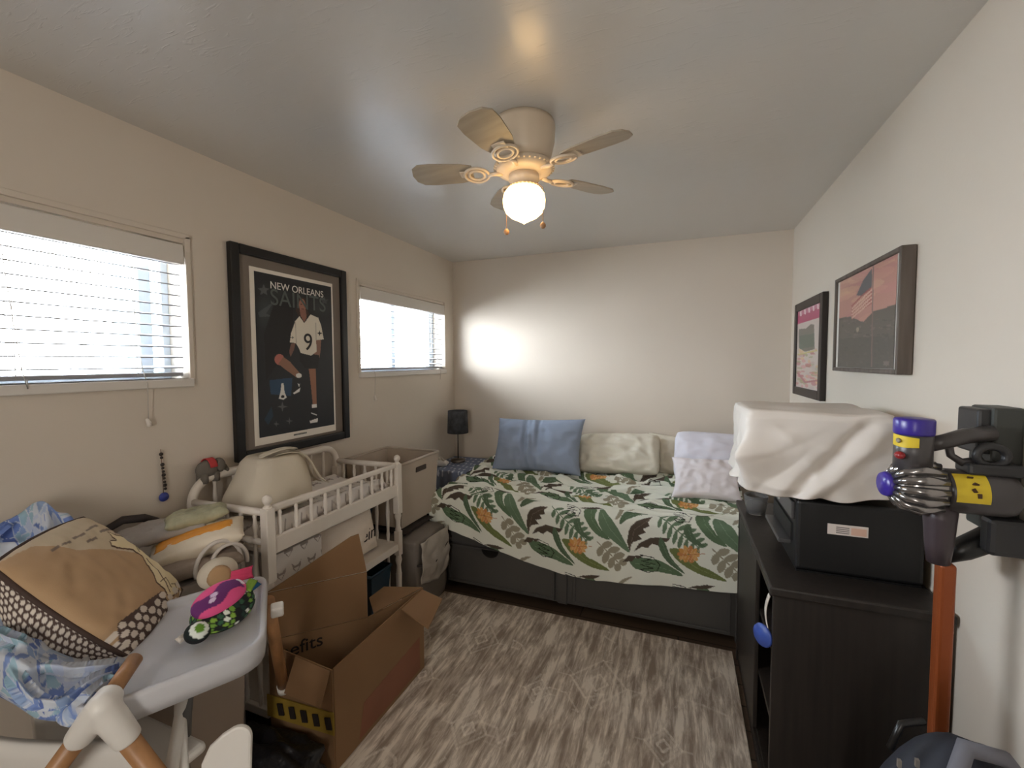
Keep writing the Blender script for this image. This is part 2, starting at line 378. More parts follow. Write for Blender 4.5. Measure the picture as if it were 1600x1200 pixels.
MB().lathe((FX, FY, 0), [(.05, 2.197), (.066, 2.190), (.079, 2.172), (.083, 2.150), (.081, 2.126), (.072, 2.104), (.052, 2.086), (.026, 2.073), (.009, 2.064), (0, 2.058)], 40).build('glass_globe', M_globe, fan)
M_blade = mat('fan_blade_wood', (158, 146, 128), 0.5, var=(1, .12), stretch=(5, 30, 5))
for k in range(5):
    a = math.radians(-20 + 72 * k); R3 = Matrix.Rotation(a, 3, 'Z') @ Matrix.Rotation(math.radians(11), 3, 'X')
    fr = lambda x, y, h, R3=R3: V(FX, FY, 2.262) + R3 @ V(x, y, h)
    out = [(.20, -.045), (.25, -.058), (.36, -.066), (.41, -.062), (.435, -.04), (.443, 0), (.435, .04), (.41, .062), (.36, .066), (.25, .058), (.20, .045)]
    bl = MB().prism(out, -.003, .003, fr).build('fan_blade', M_blade, fan, bevel=.0015)
    ar = MB()
    ar.sweep([fr(.085, 0, -.006), fr(.115, .006, -.012), fr(.14, 0, -.012)], [.011, .008, .007], 8)
    for rr, cx in ((.045, .185), (.028, .185)):
        ar.sweep([fr(cx + rr * 1.05 * math.cos(t), rr * math.sin(t), -.010) for t in np.linspace(0, 2 * math.pi, 24, endpoint=False)], .0055, 8, closed=True)
    ar.bar(fr(.21, 0, -.006), fr(.25, 0, -.005), .05, .005)
    ar.build('blade_arm', M_fan, fan)
for sx, zb in ((-.083, 2.055), (.083, 2.05)):
    c = MB()
    for i in range(30): c.ball((FX + sx * (.75 + .25 * min(1, i / 4)), FY - sx * .25, 2.20 - i * (2.2 - zb) / 30), .0022, 6)
    pc = c.build('pull_chain', M_brass, fan)
    MB().lathe((FX + sx, FY - sx * .25, zb - .012), [(0, .014), (.005, .012), (.011, .004), (.0115, -.004), (.006, -.011), (0, -.013)], 14).build('pull_knob', M_beech, pc)
# ------------------------------------------------------------------ framed pictures
def frame_boxes(y0, y1, z0, z1, w, x0, x1):
    return MB().box(x0, x1, y0, y0 + w, z0, z1).box(x0, x1, y1 - w, y1, z0, z1).box(x0, x1, y0 + w, y1 - w, z0, z0 + w).box(x0, x1, y0 + w, y1 - w, z1 - w, z1)
po = thing('framed_poster', 'tall black-framed football poster of a player in white number 9 jersey', 'poster', (L + .02, 1.83, 1.045))
frame_boxes(1.452, 2.21, 1.045, 2.088, .047, L + .002, L + .032).build('frame', M_black, po, bevel=.006)
MB().box(L + .004, L + .014, 1.49, 2.17, 1.08, 2.055).build('mat_board', mat('taupe_mat_board', (122, 112, 102), .9), po)
MB().box(L + .0135, L + .016, 1.557, 2.103, 1.106, 1.994).build('paper_border', mat('white_poster_paper', (232, 224, 212), .5), po)
P = Paint(200, 330, (27, 29, 33)); P.corners((182, 153), (612, 240), (628, 998), (213, 1072))
for c, rx, ry, al in (((250, 350), 70, 70, .5), ((560, 350), 70, 60, .35), ((240, 420), 50, 60, .35), ((300, 270), 120, 40, .25)):
    for k in range(5): P.ell(c, rx * (1 - k * .17), ry * (1 - k * .17), (62, 70, 70), .2, al * .3)
P.star((238, 262), 34, (84, 88, 88)); P.star((575, 318), 24, (66, 70, 70))
P.poly([(205, 385), (300, 320), (250, 390), (290, 405), (215, 410)], (96, 104, 102), .5)
P.poly([(300, 320), (400, 330), (400, 600), (330, 640), (250, 760), (240, 500)], (17, 17, 19))
P.poly([(425, 312), (448, 298), (470, 305), (484, 380), (492, 400), (430, 405), (414, 370)], (58, 38, 32))
P.ell((452, 345), 19, 38, (158, 108, 90), -.1); P.poly([(437, 370), (470, 365), (476, 410), (462, 436), (442, 404)], (142, 96, 80))
P.line([(442, 338), (450, 338)], 4, (60, 36, 32)); P.line([(458, 338), (466, 338)], 4, (60, 36, 32)); P.line([(447, 364), (460, 364)], 4, (110, 60, 54))
P.poly([(440, 400), (430, 408), (462, 446), (500, 398), (490, 392), (462, 436)], (20, 20, 22))
P.poly([(528, 530), (556, 526), (552, 590), (546, 632), (520, 645), (488, 640), (498, 618), (520, 600)], (140, 102, 84))
P.poly([(378, 600), (388, 555), (414, 548), (404, 590), (386, 628)], (120, 84, 70))
P.poly([(434, 600), (545, 618), (538, 690), (470, 692), (436, 650)], (12, 12, 13))
P.poly([(436, 404), (462, 442), (497, 394), (540, 412), (556, 455), (570, 530), (527, 536), (531, 598), (500, 620), (442, 606), (432, 580), (415, 552), (382, 548), (388, 500), (412, 432)], (222, 214, 198))
P.line([(412, 432), (418, 552)], 5, (188, 180, 166)); P.line([(526, 440), (528, 534)], 5, (188, 180, 166)); P.star((547, 497), 16, (30, 30, 30), 4, .35); P.star((397, 522), 11, (110, 110, 104), 4, .35)
P.ell((324, 642), 27, 30, (176, 104, 92)); P.poly([(318, 665), (346, 628), (384, 655), (444, 726), (420, 742), (345, 688)], (140, 100, 78))
P.ell((431, 730), 16, 13, (226, 224, 218)); P.poly([(398, 826), (440, 796), (449, 764), (434, 818), (404, 832)], (228, 226, 222)); P.poly([(424, 770), (432, 794), (438, 772), (432, 780)], (220, 220, 216))
P.poly([(486, 692), (524, 692), (526, 750), (530, 890), (508, 890), (496, 770)], (150, 104, 80)); P.poly([(503, 888), (530, 886), (531, 905), (503, 908)], (226, 224, 218))
P.poly([(495, 908), (533, 904), (536, 972), (490, 982)], (16, 16, 18)); P.poly([(490, 978), (536, 962), (534, 984), (494, 990)], (224, 222, 218)); P.line([(500, 935), (528, 945)], 6, (200, 200, 198))
P.poly([(268, 756), (330, 748), (396, 742), (388, 842), (276, 832)], (36, 66, 92)); P.poly([(335, 772), (347, 772), (352, 820), (364, 850), (346, 862), (320, 856), (330, 818)], (222, 220, 214)); P.ell((342, 845), 10, 8, (20, 20, 24))
for a, c in (((340, 900), 28), ((378, 978), 20), ((306, 994), 16)): P.star(a, c, (92, 92, 90), 4, .3)
P.poly([(240, 970), (280, 900), (290, 950), (262, 1000)], (30, 50, 66))
yf = lambda u: 1.581 + u * .509
print_panel('player_print', P, lambda u, v: (L + .0175, yf(u), 1.974 - v * .83), M_paper, po, 200, 330)
Mw = mat('poster_white_ink', (226, 222, 214), .5); Mgk = mat('poster_grey_ink', (84, 92, 88), .5); Mk = mat('poster_black_ink', (22, 20, 20), .5)
px = lambda y, z: frame_mtx((L + .0185, y, z), (0, 1, 0), (0, 0, 1), (1, 0, 0))
text('team_city_lettering', 'NEW ORLEANS', .052, px(1.848, 1.918), Mw, po)
text('team_name_lettering', 'SAINTS', .118, px(1.855, 1.855), Mgk, po)
text('jersey_number', '9', .135, px(1.905, 1.632), Mk, po)
cp = MB()
for i in range(11): cp.box(L + .0165, L + .018, 1.79 + i * .0082, 1.795 + i * .0082, 1.122, 1.131)
cp.build('caption_marks', Mgk, po)

def right_picture(label, y0, y1, z0, z1, w, depth, fm, paint, border, nu, nv):
    o = thing('framed_picture', label, 'picture', (R - .01, (y0 + y1) / 2, z0))
    frame_boxes(y0, y1, z0, z1, w, R - depth, R - .002).build('frame', fm, o, bevel=.003)
    bd = MB().box(R - depth + .010, R - .004, y0 + w, y1 - w, z0 + w, z1 - w).build('backing_sheet', mat('white_print_paper', (222, 218, 210), .5), o)
    ya, yb = y1 - w - border, y0 + w + border
    print_panel('art_print', paint, lambda u, v: (R - depth + .0085, ya + (yb - ya) * u, z1 - w - .001 - v * (z1 - z0 - 2 * w - .002)), M_paper, o, nu, nv)
rng = random.Random(4)
P = Paint(150, 200, (176, 128, 116)); P.corners((500, 300), (835, 145), (820, 920), (485, 905))
for k in range(30): P.ell((480 + rng.random() * 360, 150 + rng.random() * 420), 40 + rng.random() * 80, 14 + rng.random() * 26, rng.choice([(196, 146, 130), (206, 172, 132), (168, 112, 112), (186, 124, 124), (210, 180, 150)]), -.3, .35)
P.poly([(480, 560), (560, 545), (640, 590), (700, 520), (840, 480), (840, 930), (480, 930)], (92, 86, 80))
for k in range(240): P.ell((485 + rng.random() * 345, 560 + rng.random() * 360), 4 + rng.random() * 10, 3 + rng.random() * 6, rng.choice([(70, 66, 62), (108, 98, 92), (122, 108, 104), (84, 84, 78), (96, 88, 86)]), 0, .6)
P.poly([(485, 700), (835, 690), (835, 930), (485, 930)], (70, 68, 64), .55)
P.line([(697, 200), (693, 900)], 7, (120, 96, 92))
P.poly([(690, 225), (640, 300), (600, 400), (640, 410), (690, 350)], (84, 86, 92)); 
for i in range(5): P.poly([(690, 350 + i * 26), (640, 392 + i * 24), (570, 470 + i * 22), (572, 482 + i * 22), (640, 406 + i * 24), (690, 364 + i * 26)], (150, 72, 70))
for i in range(4): P.line([(690, 370 + i * 26), (575, 492 + i * 22)], 9, (200, 164, 148))
P.ell((608, 640), 8, 18, (190, 170, 150), 0, .7); P.star((778, 880), 20, (140, 128, 122), 6, .7, .6)
right_picture('large grey-framed picture of a flag over a sunset crowd on the right wall', 1.852, 2.535, 1.47, 1.902, .017, .045, wood('weathered_grey_wood', (92, 82, 74), .6), P, .03, 150, 110)
P = Paint(110, 150, (196, 184, 176)); P.corners((158, 505), (290, 455), (270, 1070), (150, 1055))
P.poly([(155, 505), (292, 450), (292, 565), (155, 605)], (170, 74, 104)); P.poly([(160, 505), (290, 455), (290, 490), (160, 540)], (190, 120, 140))
for i in range(5): P.line([(175 + i * 24, 505 - i * 9), (176 + i * 24, 538 - i * 9)], 9, (226, 206, 210))
P.poly([(165, 640), (205, 640), (232, 610), (250, 615), (252, 790), (200, 810), (165, 780)], (118, 112, 104)); P.poly([(170, 690), (250, 680), (250, 770), (170, 790)], (96, 104, 92))
for k in range(70): P.ell((155 + rng.random() * 125, 790 + rng.random() * 260), 5 + rng.random() * 12, 4 + rng.random() * 10, rng.choice([(190, 120, 118), (206, 170, 120), (150, 150, 104), (200, 140, 140), (186, 176, 170), (176, 104, 110)]), 0, .7)
P.line([(160, 960), (200, 1020), (265, 1000)], 12, (170, 110, 112)); P.line([(160, 830), (262, 800)], 10, (190, 176, 110))
right_picture('small black-framed picture with a pink title band, near the back corner', 2.79, 3.41, 1.30, 1.885, .05, .03, mat('espresso_frame', (34, 26, 23), .4), P, .003, 110, 150)

# ------------------------------------------------------------------ rug
RX0, RX1, RY0, RY1 = -1.44, .262, .15, 2.47
def rug_material():
    m = bpy.data.materials.new('distressed_rug_pile'); m.use_nodes = True; nt = m.node_tree; p = nt.nodes['Principled BSDF']; N = nt.nodes.new; Lk = nt.links.new
    tc = N('ShaderNodeTexCoord'); at = N('ShaderNodeAttribute'); at.attribute_name = 'print'
    mp = N('ShaderNodeMapping'); mp.inputs['Scale'].default_value = (30, 4.2, 1); Lk(tc.outputs['Object'], mp.inputs[0])
    n1 = N('ShaderNodeTexNoise'); n1.inputs['Scale'].default_value = 1; n1.inputs['Detail'].default_value = 5; n1.inputs['Roughness'].default_value = .68; n1.inputs['Distortion'].default_value = .35; Lk(mp.outputs[0], n1.inputs['Vector'])
    n2 = N('ShaderNodeTexNoise'); n2.inputs['Scale'].default_value = 5; n2.inputs['Detail'].default_value = 4; Lk(tc.outputs['Object'], n2.inputs['Vector'])
    cr = N('ShaderNodeValToRGB'); cr.color_ramp.elements[0].position = .38; cr.color_ramp.elements[0].color = (*lin((150, 136, 123)), 1)
    cr.color_ramp.elements[1].position = .60; cr.color_ramp.elements[1].color = (*lin((226, 215, 201)), 1)
    e = cr.color_ramp.elements.new(.47); e.color = (*lin((180, 166, 152)), 1); e = cr.color_ramp.elements.new(.53); e.color = (*lin((196, 183, 169)), 1)
    ad = N('ShaderNodeMath'); ad.operation = 'MULTIPLY_ADD'; ad.inputs[1].default_value = .35; Lk(n2.outputs[0], ad.inputs[0])
    sb = N('ShaderNodeMath'); sb.operation = 'SUBTRACT'; sb.inputs[1].default_value = .175; Lk(n1.outputs[0], sb.inputs[0]); Lk(sb.outputs[0], ad.inputs[2])
    Lk(ad.outputs[0], cr.inputs[0])
    mx = N('ShaderNodeMix'); mx.data_type = 'RGBA'; mx.inputs[7].default_value = (*lin((240, 231, 218)), 1)
    Lk(at.outputs['Fac'], mx.inputs[0]); Lk(cr.outputs[0], mx.inputs[6]); Lk(mx.outputs[2], p.inputs['Base Color'])
    p.inputs['Roughness'].default_value = .95; p.inputs['Specular IOR Level'].default_value = .1
    bn = N('ShaderNodeBump'); bn.inputs['Strength'].default_value = .3; bn.inputs['Distance'].default_value = .006; Lk(n1.outputs[0], bn.inputs['Height']); Lk(bn.outputs[0], p.inputs['Normal'])
    return m
nu, nv = 400, 520
P = Paint(nu, nv, (0, 0, 0)); wv = (235, 235, 235); rng = random.Random(11)
mX = lambda x, y: ((x - RX0) / (RX1 - RX0) * nu, (RY1 - y) / (RY1 - RY0) * nv)
def motif(cx, cy, r):
    for k, a in ((1, .7), (.72, .45), (.35, .8)):
        q = [mX(cx + r * k * math.cos(t), cy + 1.25 * r * k * math.sin(t)) for t in np.linspace(0, 2 * math.pi, 5)]
        P.line(q, 2.4, wv, a)
    for t in range(4):
        a = t * math.pi / 2; P.line([mX(cx + r * math.cos(a), cy + 1.25 * r * math.sin(a)), mX(cx + 1.5 * r * math.cos(a), cy + 1.9 * r * math.sin(a))], 2.2, wv, .6)
for cx, cy, r in ((-1.0, 2.1, .10), (-.35, 2.0, .13), (-.05, 1.75, .07), (-.8, 1.55, .08), (-.45, 1.35, .12), (.02, 1.3, .09), (-1.15, 1.75, .06), (-.6, 1.85, .06), (-.2, 1.05, .1), (-.8, 1.1, .12)): motif(cx, cy, r)
for k in range(60):
    x, y = RX0 + rng.random() * 1.6, .4 + rng.random() * 2.0; q = [mX(x, y)]
    for i in range(4):
        x += (rng.random() - .4) * .14; y += (rng.random() - .5) * .22; q.append(mX(x, y))
    P.line(q, 1.6 + rng.random() * 1.6, wv, .35 + .4 * rng.random())
for y in (2.4, 2.36): P.line([mX(RX0, y), mX(RX1, y)], 1.6, wv, .4)
b = MB().grid(lambda u, v: (RX0 + (RX1 - RX0) * u, RY1 + (RY0 - RY1) * v, .011), nu, nv)
U, Vv = np.meshgrid(np.linspace(0, 1, nu), np.linspace(0, 1, nv)); rs = np.random.default_rng(3)
b.c = (P.lookup(U.ravel(), Vv.ravel()) * rs.uniform(.55, 1.2, nu * nv)[:, None])
n0 = len(b.v); b.box(RX0, RX1, RY0, RY1, .001, .0105); b.c = np.r_[b.c, np.zeros((8, 3))]
rug = b.build('area_rug', rug_material()); tag(rug, 'beige distressed patterned area rug on the floor in front of the bed', 'rug')

# ------------------------------------------------------------------ bed
M_bed = mat('charcoal_bed_paint', (76, 74, 72), 0.45, var=(3, .04))
BX0, BX1, BYF, BYB = -1.535, .345, 2.564, 3.60
bed = thing('storage_bed', 'dark grey daybed with two underbed drawers along the back wall', 'bed', ((BX0 + BX1) / 2, 3.08, 0))
f = MB(); f.box(BX0, BX1, BYF + .012, BYF + .035, .03, .46).box(BX0, BX0 + .03, BYF + .035, BYB, .03, .46).box(BX1 - .03, BX1, BYF + .035, BYB, .03, .46).box(BX0 + .03, BX1 - .03, BYB - .03, BYB, .03, .46).box(BX0 + .03, BX1 - .03, BYF + .035, BYB - .03, .40, .455)
f.build('frame', M_bed, bed, bevel=.003)
for x in (BX0, BX1 - .06):
    for y in (BYF, BYB - .06): MB().box(x, x + .06, y, y + .06, 0, .456).build('post', M_bed, bed, bevel=.004)
MB().box(BX0 + .06, BX1 - .06, BYF, BYF + .012, .315, .46).build('top_rail', M_bed, bed, bevel=.002)
MB().box(-.70, -.64, BYF - .001, BYF + .012, .03, .315).build('center_stile', M_bed, bed, bevel=.002)
for x0, x1 in ((BX0 + .075, -.715), (-.60, BX1 - .085)):
    dr = MB()
    dr.box(x0, x1, BYF - .004, BYF + .011, .045, .30)
    d = dr.build('drawer', M_bed, bed, bevel=.002)
    e = MB(); w = .018
    e.box(x0, x1, BYF - .012, BYF - .005, .045, .045 + w).box(x0, x1, BYF - .012, BYF - .005, .30 - w, .30).box(x0, x0 + w, BYF - .012, BYF - .005, .045 + w, .30 - w).box(x1 - w, x1, BYF - .012, BYF - .005, .045 + w, .30 - w)
    e.build('drawer_moulding', M_bed, d, bevel=.002)
    xc = (x0 + x1) / 2 + (-.08 if x0 > -1 else -.06)
    h = MB().prism([(xc + .06 * math.cos(t), .297 - .05 * math.sin(t)) for t in np.linspace(0, math.pi, 14)], 0, 1, lambda x, z, q: (x, BYF - .0135 + q * .009, z))
    h.build('cutout_handle', M_black, d)
mt = MB().box(BX0 + .012, BX1 - .012, BYF + .04, BYB - .005, .457, .635).build('mattress', mat('mattress_ticking', (150, 138, 112), .9), None, bevel=.03, seg=4)
tag(mt, 'tan mattress under the leaf-print duvet on the grey bed', 'mattress')

# duvet print: one repeat of 610 x 430 units = 0.61 x 0.43 m
ND = 1.55
TU, TV = .61, .43
P = Paint(int(610 / ND), int(430 / ND), (232, 234, 222), wrap=(int(610 / ND), int(430 / ND)))
G1, G2, G3, BR, OL = (98, 120, 92), (106, 128, 102), (90, 110, 86), (86, 76, 66), (156, 150, 130)
t_ = lambda x, y: ((x - 540) / ND, (y - 90) / ND)
def smooth_poly(pts, col, vein=None):
    q = np.array(pts, float); n = len(q); out = []
    for i in range(n):
        a, b_, c, d = q[i - 1], q[i], q[(i + 1) % n], q[(i + 2) % n]
        for f in (0, .25, .5, .75): out.append(.5 * (2 * b_ + (c - a) * f + (2 * a - 5 * b_ + 4 * c - d) * f * f + (3 * b_ - a - 3 * c + d) * f ** 3))
    P.poly([t_(x, y) for x, y in out], col)
    if vein:
        dk = tuple(v - 16 for v in col); P.line([t_(x, y) for x, y in vein], 2.6 / ND, tuple(v + 26 for v in col))
        for (x0, y0), (x1, y1) in zip(vein[:-1], vein[1:]):
            for k in (.25, .75):
                mx, my = x0 + (x1 - x0) * k, y0 + (y1 - y0) * k; dx, dy = x1 - x0, y1 - y0; l = math.hypot(dx, dy)
                for sg in (-1, 1): P.line([t_(mx, my), t_(mx + (dx * .3 - dy * sg * .5) / l * 24, my + (dy * .3 + dx * sg * .5) / l * 24)], 2.2 / ND, dk, .6)
def lobes(x0, y0, x1, y1, n, ln, w, c):
    P.line([t_(x0, y0), t_(x1, y1)], 6 / ND, c); dx, dy = x1 - x0, y1 - y0; l = math.hypot(dx, dy); ux, uy = dx / l, dy / l
    for i in range(n):
        k = (i + .2) / n; e = ln * (.75 + .5 * math.sin(math.pi * k)); bx, by = x0 + dx * k, y0 + dy * k
        for sg in (-1, 1): P.leaf(t_(bx, by), t_(bx + (-ux * .45 - uy * sg * .9) * e, by + (-uy * .45 + ux * sg * .9) * e), w / ND, c, pw=.55)
smooth_poly([(440, 385), (560, 378), (640, 405), (720, 462), (600, 452), (470, 440)], G1, [(470, 410), (560, 415), (660, 440)])
smooth_poly([(650, 312), (735, 320), (800, 392), (850, 412), (935, 468), (820, 448), (720, 402), (668, 352)], (116, 126, 78), [(690, 340), (780, 405), (880, 445)])
lobes(800, 300, 580, 125, 8, 66, 24, G2)
smooth_poly([(792, 95), (838, 88), (857, 112), (846, 152), (882, 222), (935, 284), (868, 264), (808, 204), (778, 140)], G1, [(818, 105), (828, 170), (880, 240)])
smooth_poly([(872, 112), (904, 120), (962, 188), (1004, 262), (1046, 352), (960, 296), (898, 242), (868, 180)], G2, [(888, 130), (930, 215), (1000, 295)])
smooth_poly([(988, 190), (998, 130), (1040, 104), (1142, 104), (1084, 128), (1030, 158)], G3, [(1000, 165), (1050, 125), (1110, 112)])
P.poly([t_(*q) for q in ((1166, 135), (1120, 146), (1080, 165), (1052, 194), (1038, 226), (1030, 290), (1046, 348), (1052, 305), (1064, 288), (1112, 266), (1092, 246), (1132, 228), (1116, 208), (1152, 192), (1142, 168))], BR); P.line([t_(1150, 150), t_(1070, 215), t_(1046, 320)], 3 / ND, (120, 108, 94))
P.poly([t_(*q) for q in ((1068, 342), (1096, 292), (1158, 256), (1262, 254), (1242, 280), (1212, 272), (1202, 302), (1166, 292), (1142, 318), (1112, 312))], BR)
smooth_poly([(600, 252), (628, 290), (660, 368), (732, 452), (640, 392), (594, 312)], G3, [(608, 280), (640, 360), (700, 425)])
smooth_poly([(728, 186), (754, 180), (772, 240), (832, 292), (760, 272), (722, 222)], G3, [(742, 195), (760, 250)])
for i in range(11):
    a = i * .62; P.ell(t_(745 + 34 * math.cos(a), 338 + 26 * math.sin(a)), 24 / ND, 13 / ND, [(206, 150, 84), (212, 164, 104), (196, 134, 82)][i % 3], a)
for k in range(5): P.line([t_(708 + k * 16, 376), t_(730 + k * 18, 312 - k * 2)], 3 / ND, (222, 178, 136))
P.line([t_(720, 345), t_(830, 328)], 3 / ND, (176, 112, 70))
lobes(992, 424, 862, 300, 4, 60, 40, OL)
smooth_poly([(960, 160), (985, 100), (1020, 70), (1060, 60), (1010, 100), (985, 150)], OL)
def hand(x, y, k, cap):
    P.poly([t_(x + k * a, y + k * b_) for a, b_ in cap], BR)
    q = [(0, 0), (70, 12), (108, 52), (92, 88), (40, 98), (2, 84)]; P.line([t_(x + k * a, y + k * b_) for a, b_ in q], 4.4 / ND, (34, 34, 30))
    q = [(0, 14), (62, 26), (6, 34), (80, 50), (4, 56), (70, 74), (2, 82)]; P.line([t_(x + k * a, y + k * b_) for a, b_ in q], 3.6 / ND, (34, 34, 30))
hand(1102, 358, 1.0, [(-94, 48), (-66, 12), (18, 2), (-12, 26), (-26, 18), (-44, 42)]); hand(668, 84, .85, [(90, 16), (130, -4), (200, -20), (250, -16), (210, 6), (150, 14)])
hem_x = [-1.7, -1.53, -1.18, -.9, -.66, -.2, .1, .4]; hem_z = [.45, .43, .34, .27, .235, .25, .285, .31]
XL, YF2, TOP, RAD = BX0 + .02, BYF + .022, .654, .055
nu, nv = 540, 380
sx0, sx1 = -.22, BX1 - XL + .02; 
D = []; DC = np.zeros((nu * nv, 2))
def over(d):   # horizontal reach past the edge and drop, for an arc length d
    if d <= 0: return d, 0.0
    q = RAD * math.pi / 2
    if d < q: return RAD * math.sin(d / RAD), RAD * (1 - math.cos(d / RAD))
    return RAD, RAD + (d - q)
for j in range(nv):
    for i in range(nu):
        s = sx0 + (sx1 - sx0) * i / (nu - 1)
        xx = XL + s; drop = TOP - float(np.interp(xx, hem_x, hem_z)) + .012 * n3(xx * 3, 5, 0)
        tot = .98 + drop + .03; t = tot * j / (nv - 1)           # t: arc from the back wall forwards
        dt = t - .98; fx, gz = over(dt); lx, lz = over(-s)
        k = min(1, max(0, (.98 - t) / .8))
        wr = .030 * (1 / (1 + (5 * n3(xx * 2.6 + .6 * n3(xx * 2, t * 3, 8), t * 9, 1.3)) ** 2) - .4) + .018 * (1 / (1 + (5 * n3(xx * 5, t * 19, 7)) ** 2) - .4) + .012 * n3(xx * 2.5, t * 3, 4)
        wr = wr * (.45 + 1.15 * k) + .010 * k
        vw = .020 * n3(xx * 3.6, t * 1.6, 9) + .010 * n3(xx * 9, t * 3.5, 3)
        if s < .25: vw += .014 * n3(xx * 18, t * 9, 2) * (1 - max(s, 0) / .25)
        low = max(gz, lz); side = min(1, low / .08)
        z = TOP + wr * (1 - side) - low - .012 * max(0, 1 - abs(xx + .6) / .8) * (1 - side)
        x = (XL - lx if s < 0 else xx) - (vw * min(1, lz / .08) if s < 0 else 0)
        if s < 0: z = max(z, .40 + .03 * n3(t * 8, 1, 1))
        y = YF2 - fx - (vw + .006) * min(1, gz / .08) if dt > 0 else YF2 - dt
        D.append((x, y, z)); DC[j * nu + i] = (s, tot - t)
b = MB(); b.add(D, [(j * nu + i, j * nu + i + 1, (j + 1) * nu + i + 1, (j + 1) * nu + i) for j in range(nv - 1) for i in range(nu - 1)], True)
b.c = P.lookup((DC[:, 0] + .475) / TU, 1 - (DC[:, 1] - .01) / TV, True)
dv = b.build('duvet', mat('duvet_cotton', attr=True, rough=.9, spec=.2, bump=(240, .12, .002)), None, solid=.006)
tag(dv, 'white duvet with green leaf print spread over the bed', 'duvet')

def pillow_mesh(w, h, t, seed, ear=.05, n=44, crease=.010, dent=None, rnd=0.0, full=.42):
    """closed pillow in local x (width), y (height), z (thickness)"""
    b = MB(); vs = []
    for sgn in (1, -1):
        for j in range(n):
            for i in range(n):
                u, v = i / (n - 1) * 2 - 1, j / (n - 1) * 2 - 1
                pin = 1 - ear * (1 - abs(u) ** 2) * abs(v) ** 6; pin2 = 1 - ear * (1 - abs(v) ** 2) * abs(u) ** 6
                e = max(0.0, (1 - abs(u) ** 2.6) * (1 - abs(v) ** 2.6)); z = t / 2 * e ** full; kr = 1 - rnd * abs(u * v) ** 3
                x, y = u * w / 2 * pin2 * kr, v * h / 2 * pin * kr
                wz = crease * (n3(u * 2.3 + seed, v * 2.3, seed * 1.7) + .8 * n3(u * 5 + seed, v * 3, seed) + .45 * (.5 - abs(n3(u * 2.8 + v * 1.5, v * 2.2 - u, seed + 4)) * 2.4)) * min(1, e * 3)
                if dent: wz += dent(u, v) * min(1, e * 3)
                vs.append((x, y, sgn * z + wz + .004 * n3(u * 6, v * 6, seed)))
    o = n * n; fs = []
    for k in (0, 1):
        for j in range(n - 1):
            for i in range(n - 1):
                q = (k * o + j * n + i, k * o + j * n + i + 1, k * o + (j + 1) * n + i + 1, k * o + (j + 1) * n + i); fs.append(q if k == 0 else q[::-1])
    b.add(vs, fs, True); return b
def place(b, c, x, y, z=None):
    X = V(*x).normalized(); Y = V(*y); Y = (Y - X * Y.dot(X)).normalized(); Z = X.cross(Y); m = Matrix((X, Y, Z)).transposed(); c = V(*c)
    b.v = [tuple(c + m @ V(*p)) for p in b.v]; return b
def cotton(name, c): return mat(name, c, .9, bump=(9, .10, .01), spec=.2, var=(4, .02))
tilt = lambda a: (0, math.sin(math.radians(a)), math.cos(math.radians(a)))
def sham(u, v):    # gathered strip down the middle of the blue sham
    return .012 * max(0, 1 - abs(u + .08) / .07) - .012 * math.exp(-((u + .22) / .05) ** 2) - .010 * math.exp(-((u - .06) / .035) ** 2) + .008 * math.sin(u * 40 + 3 * v) * math.exp(-((u + .08) / .25) ** 2)
pl = place(pillow_mesh(.74, .44, .20, 1.3, .09, 70, .014, sham), (-1.055, 3.27, .862), (1, -.05, .035), tilt(24)).build('pillow', cotton('dusty_blue_cotton', (148, 160, 180)), None, weld=True)
tag(pl, 'dusty blue pillow with a gathered strip leaning at the bed head left', 'pillow', 'pillows on the bed')
pl = place(pillow_mesh(.66, .34, .19, 4.1, .08, 60, .022, None, .12), (-.45, 3.41, .812), (1, -.04, .05), tilt(32)).build('pillow', cotton('ivory_cotton', (226, 220, 204)), None, weld=True)
tag(pl, 'ivory rumpled pillow right beside the dusty blue pillow', 'pillow', 'pillows on the bed')
pl = place(pillow_mesh(.46, .32, .13, 6.2, .10, 50, .014, None, .1), (-.04, 3.535, .80), (1, 0, -.10), tilt(10)).build('pillow', cotton('cream_cotton', (216, 208, 192)), None, weld=True)
tag(pl, 'cream pillow mostly hidden against the wall between two white pillows', 'pillow', 'pillows on the bed')
pl = place(pillow_mesh(.66, .36, .20, 8.8, .05, 60, .010, None, .10), (.27, 3.22, .865), (1, .0, -.03), tilt(28)).build('pillow', cotton('cool_white_cotton', (222, 220, 230)), None, weld=True)
tag(pl, 'cool white bed pillow standing behind the small square white pillow', 'pillow', 'pillows on the bed')
pl = place(pillow_mesh(.40, .27, .14, 10.4, .12, 60, .009), (.145, 2.93, .792), (1, -.02, .03), tilt(34)).build('pillow', cotton('bright_white_cotton', (236, 230, 234)), None, weld=True)
tag(pl, 'small square white pillow at the front right of the bed', 'pillow', 'pillows on the bed')

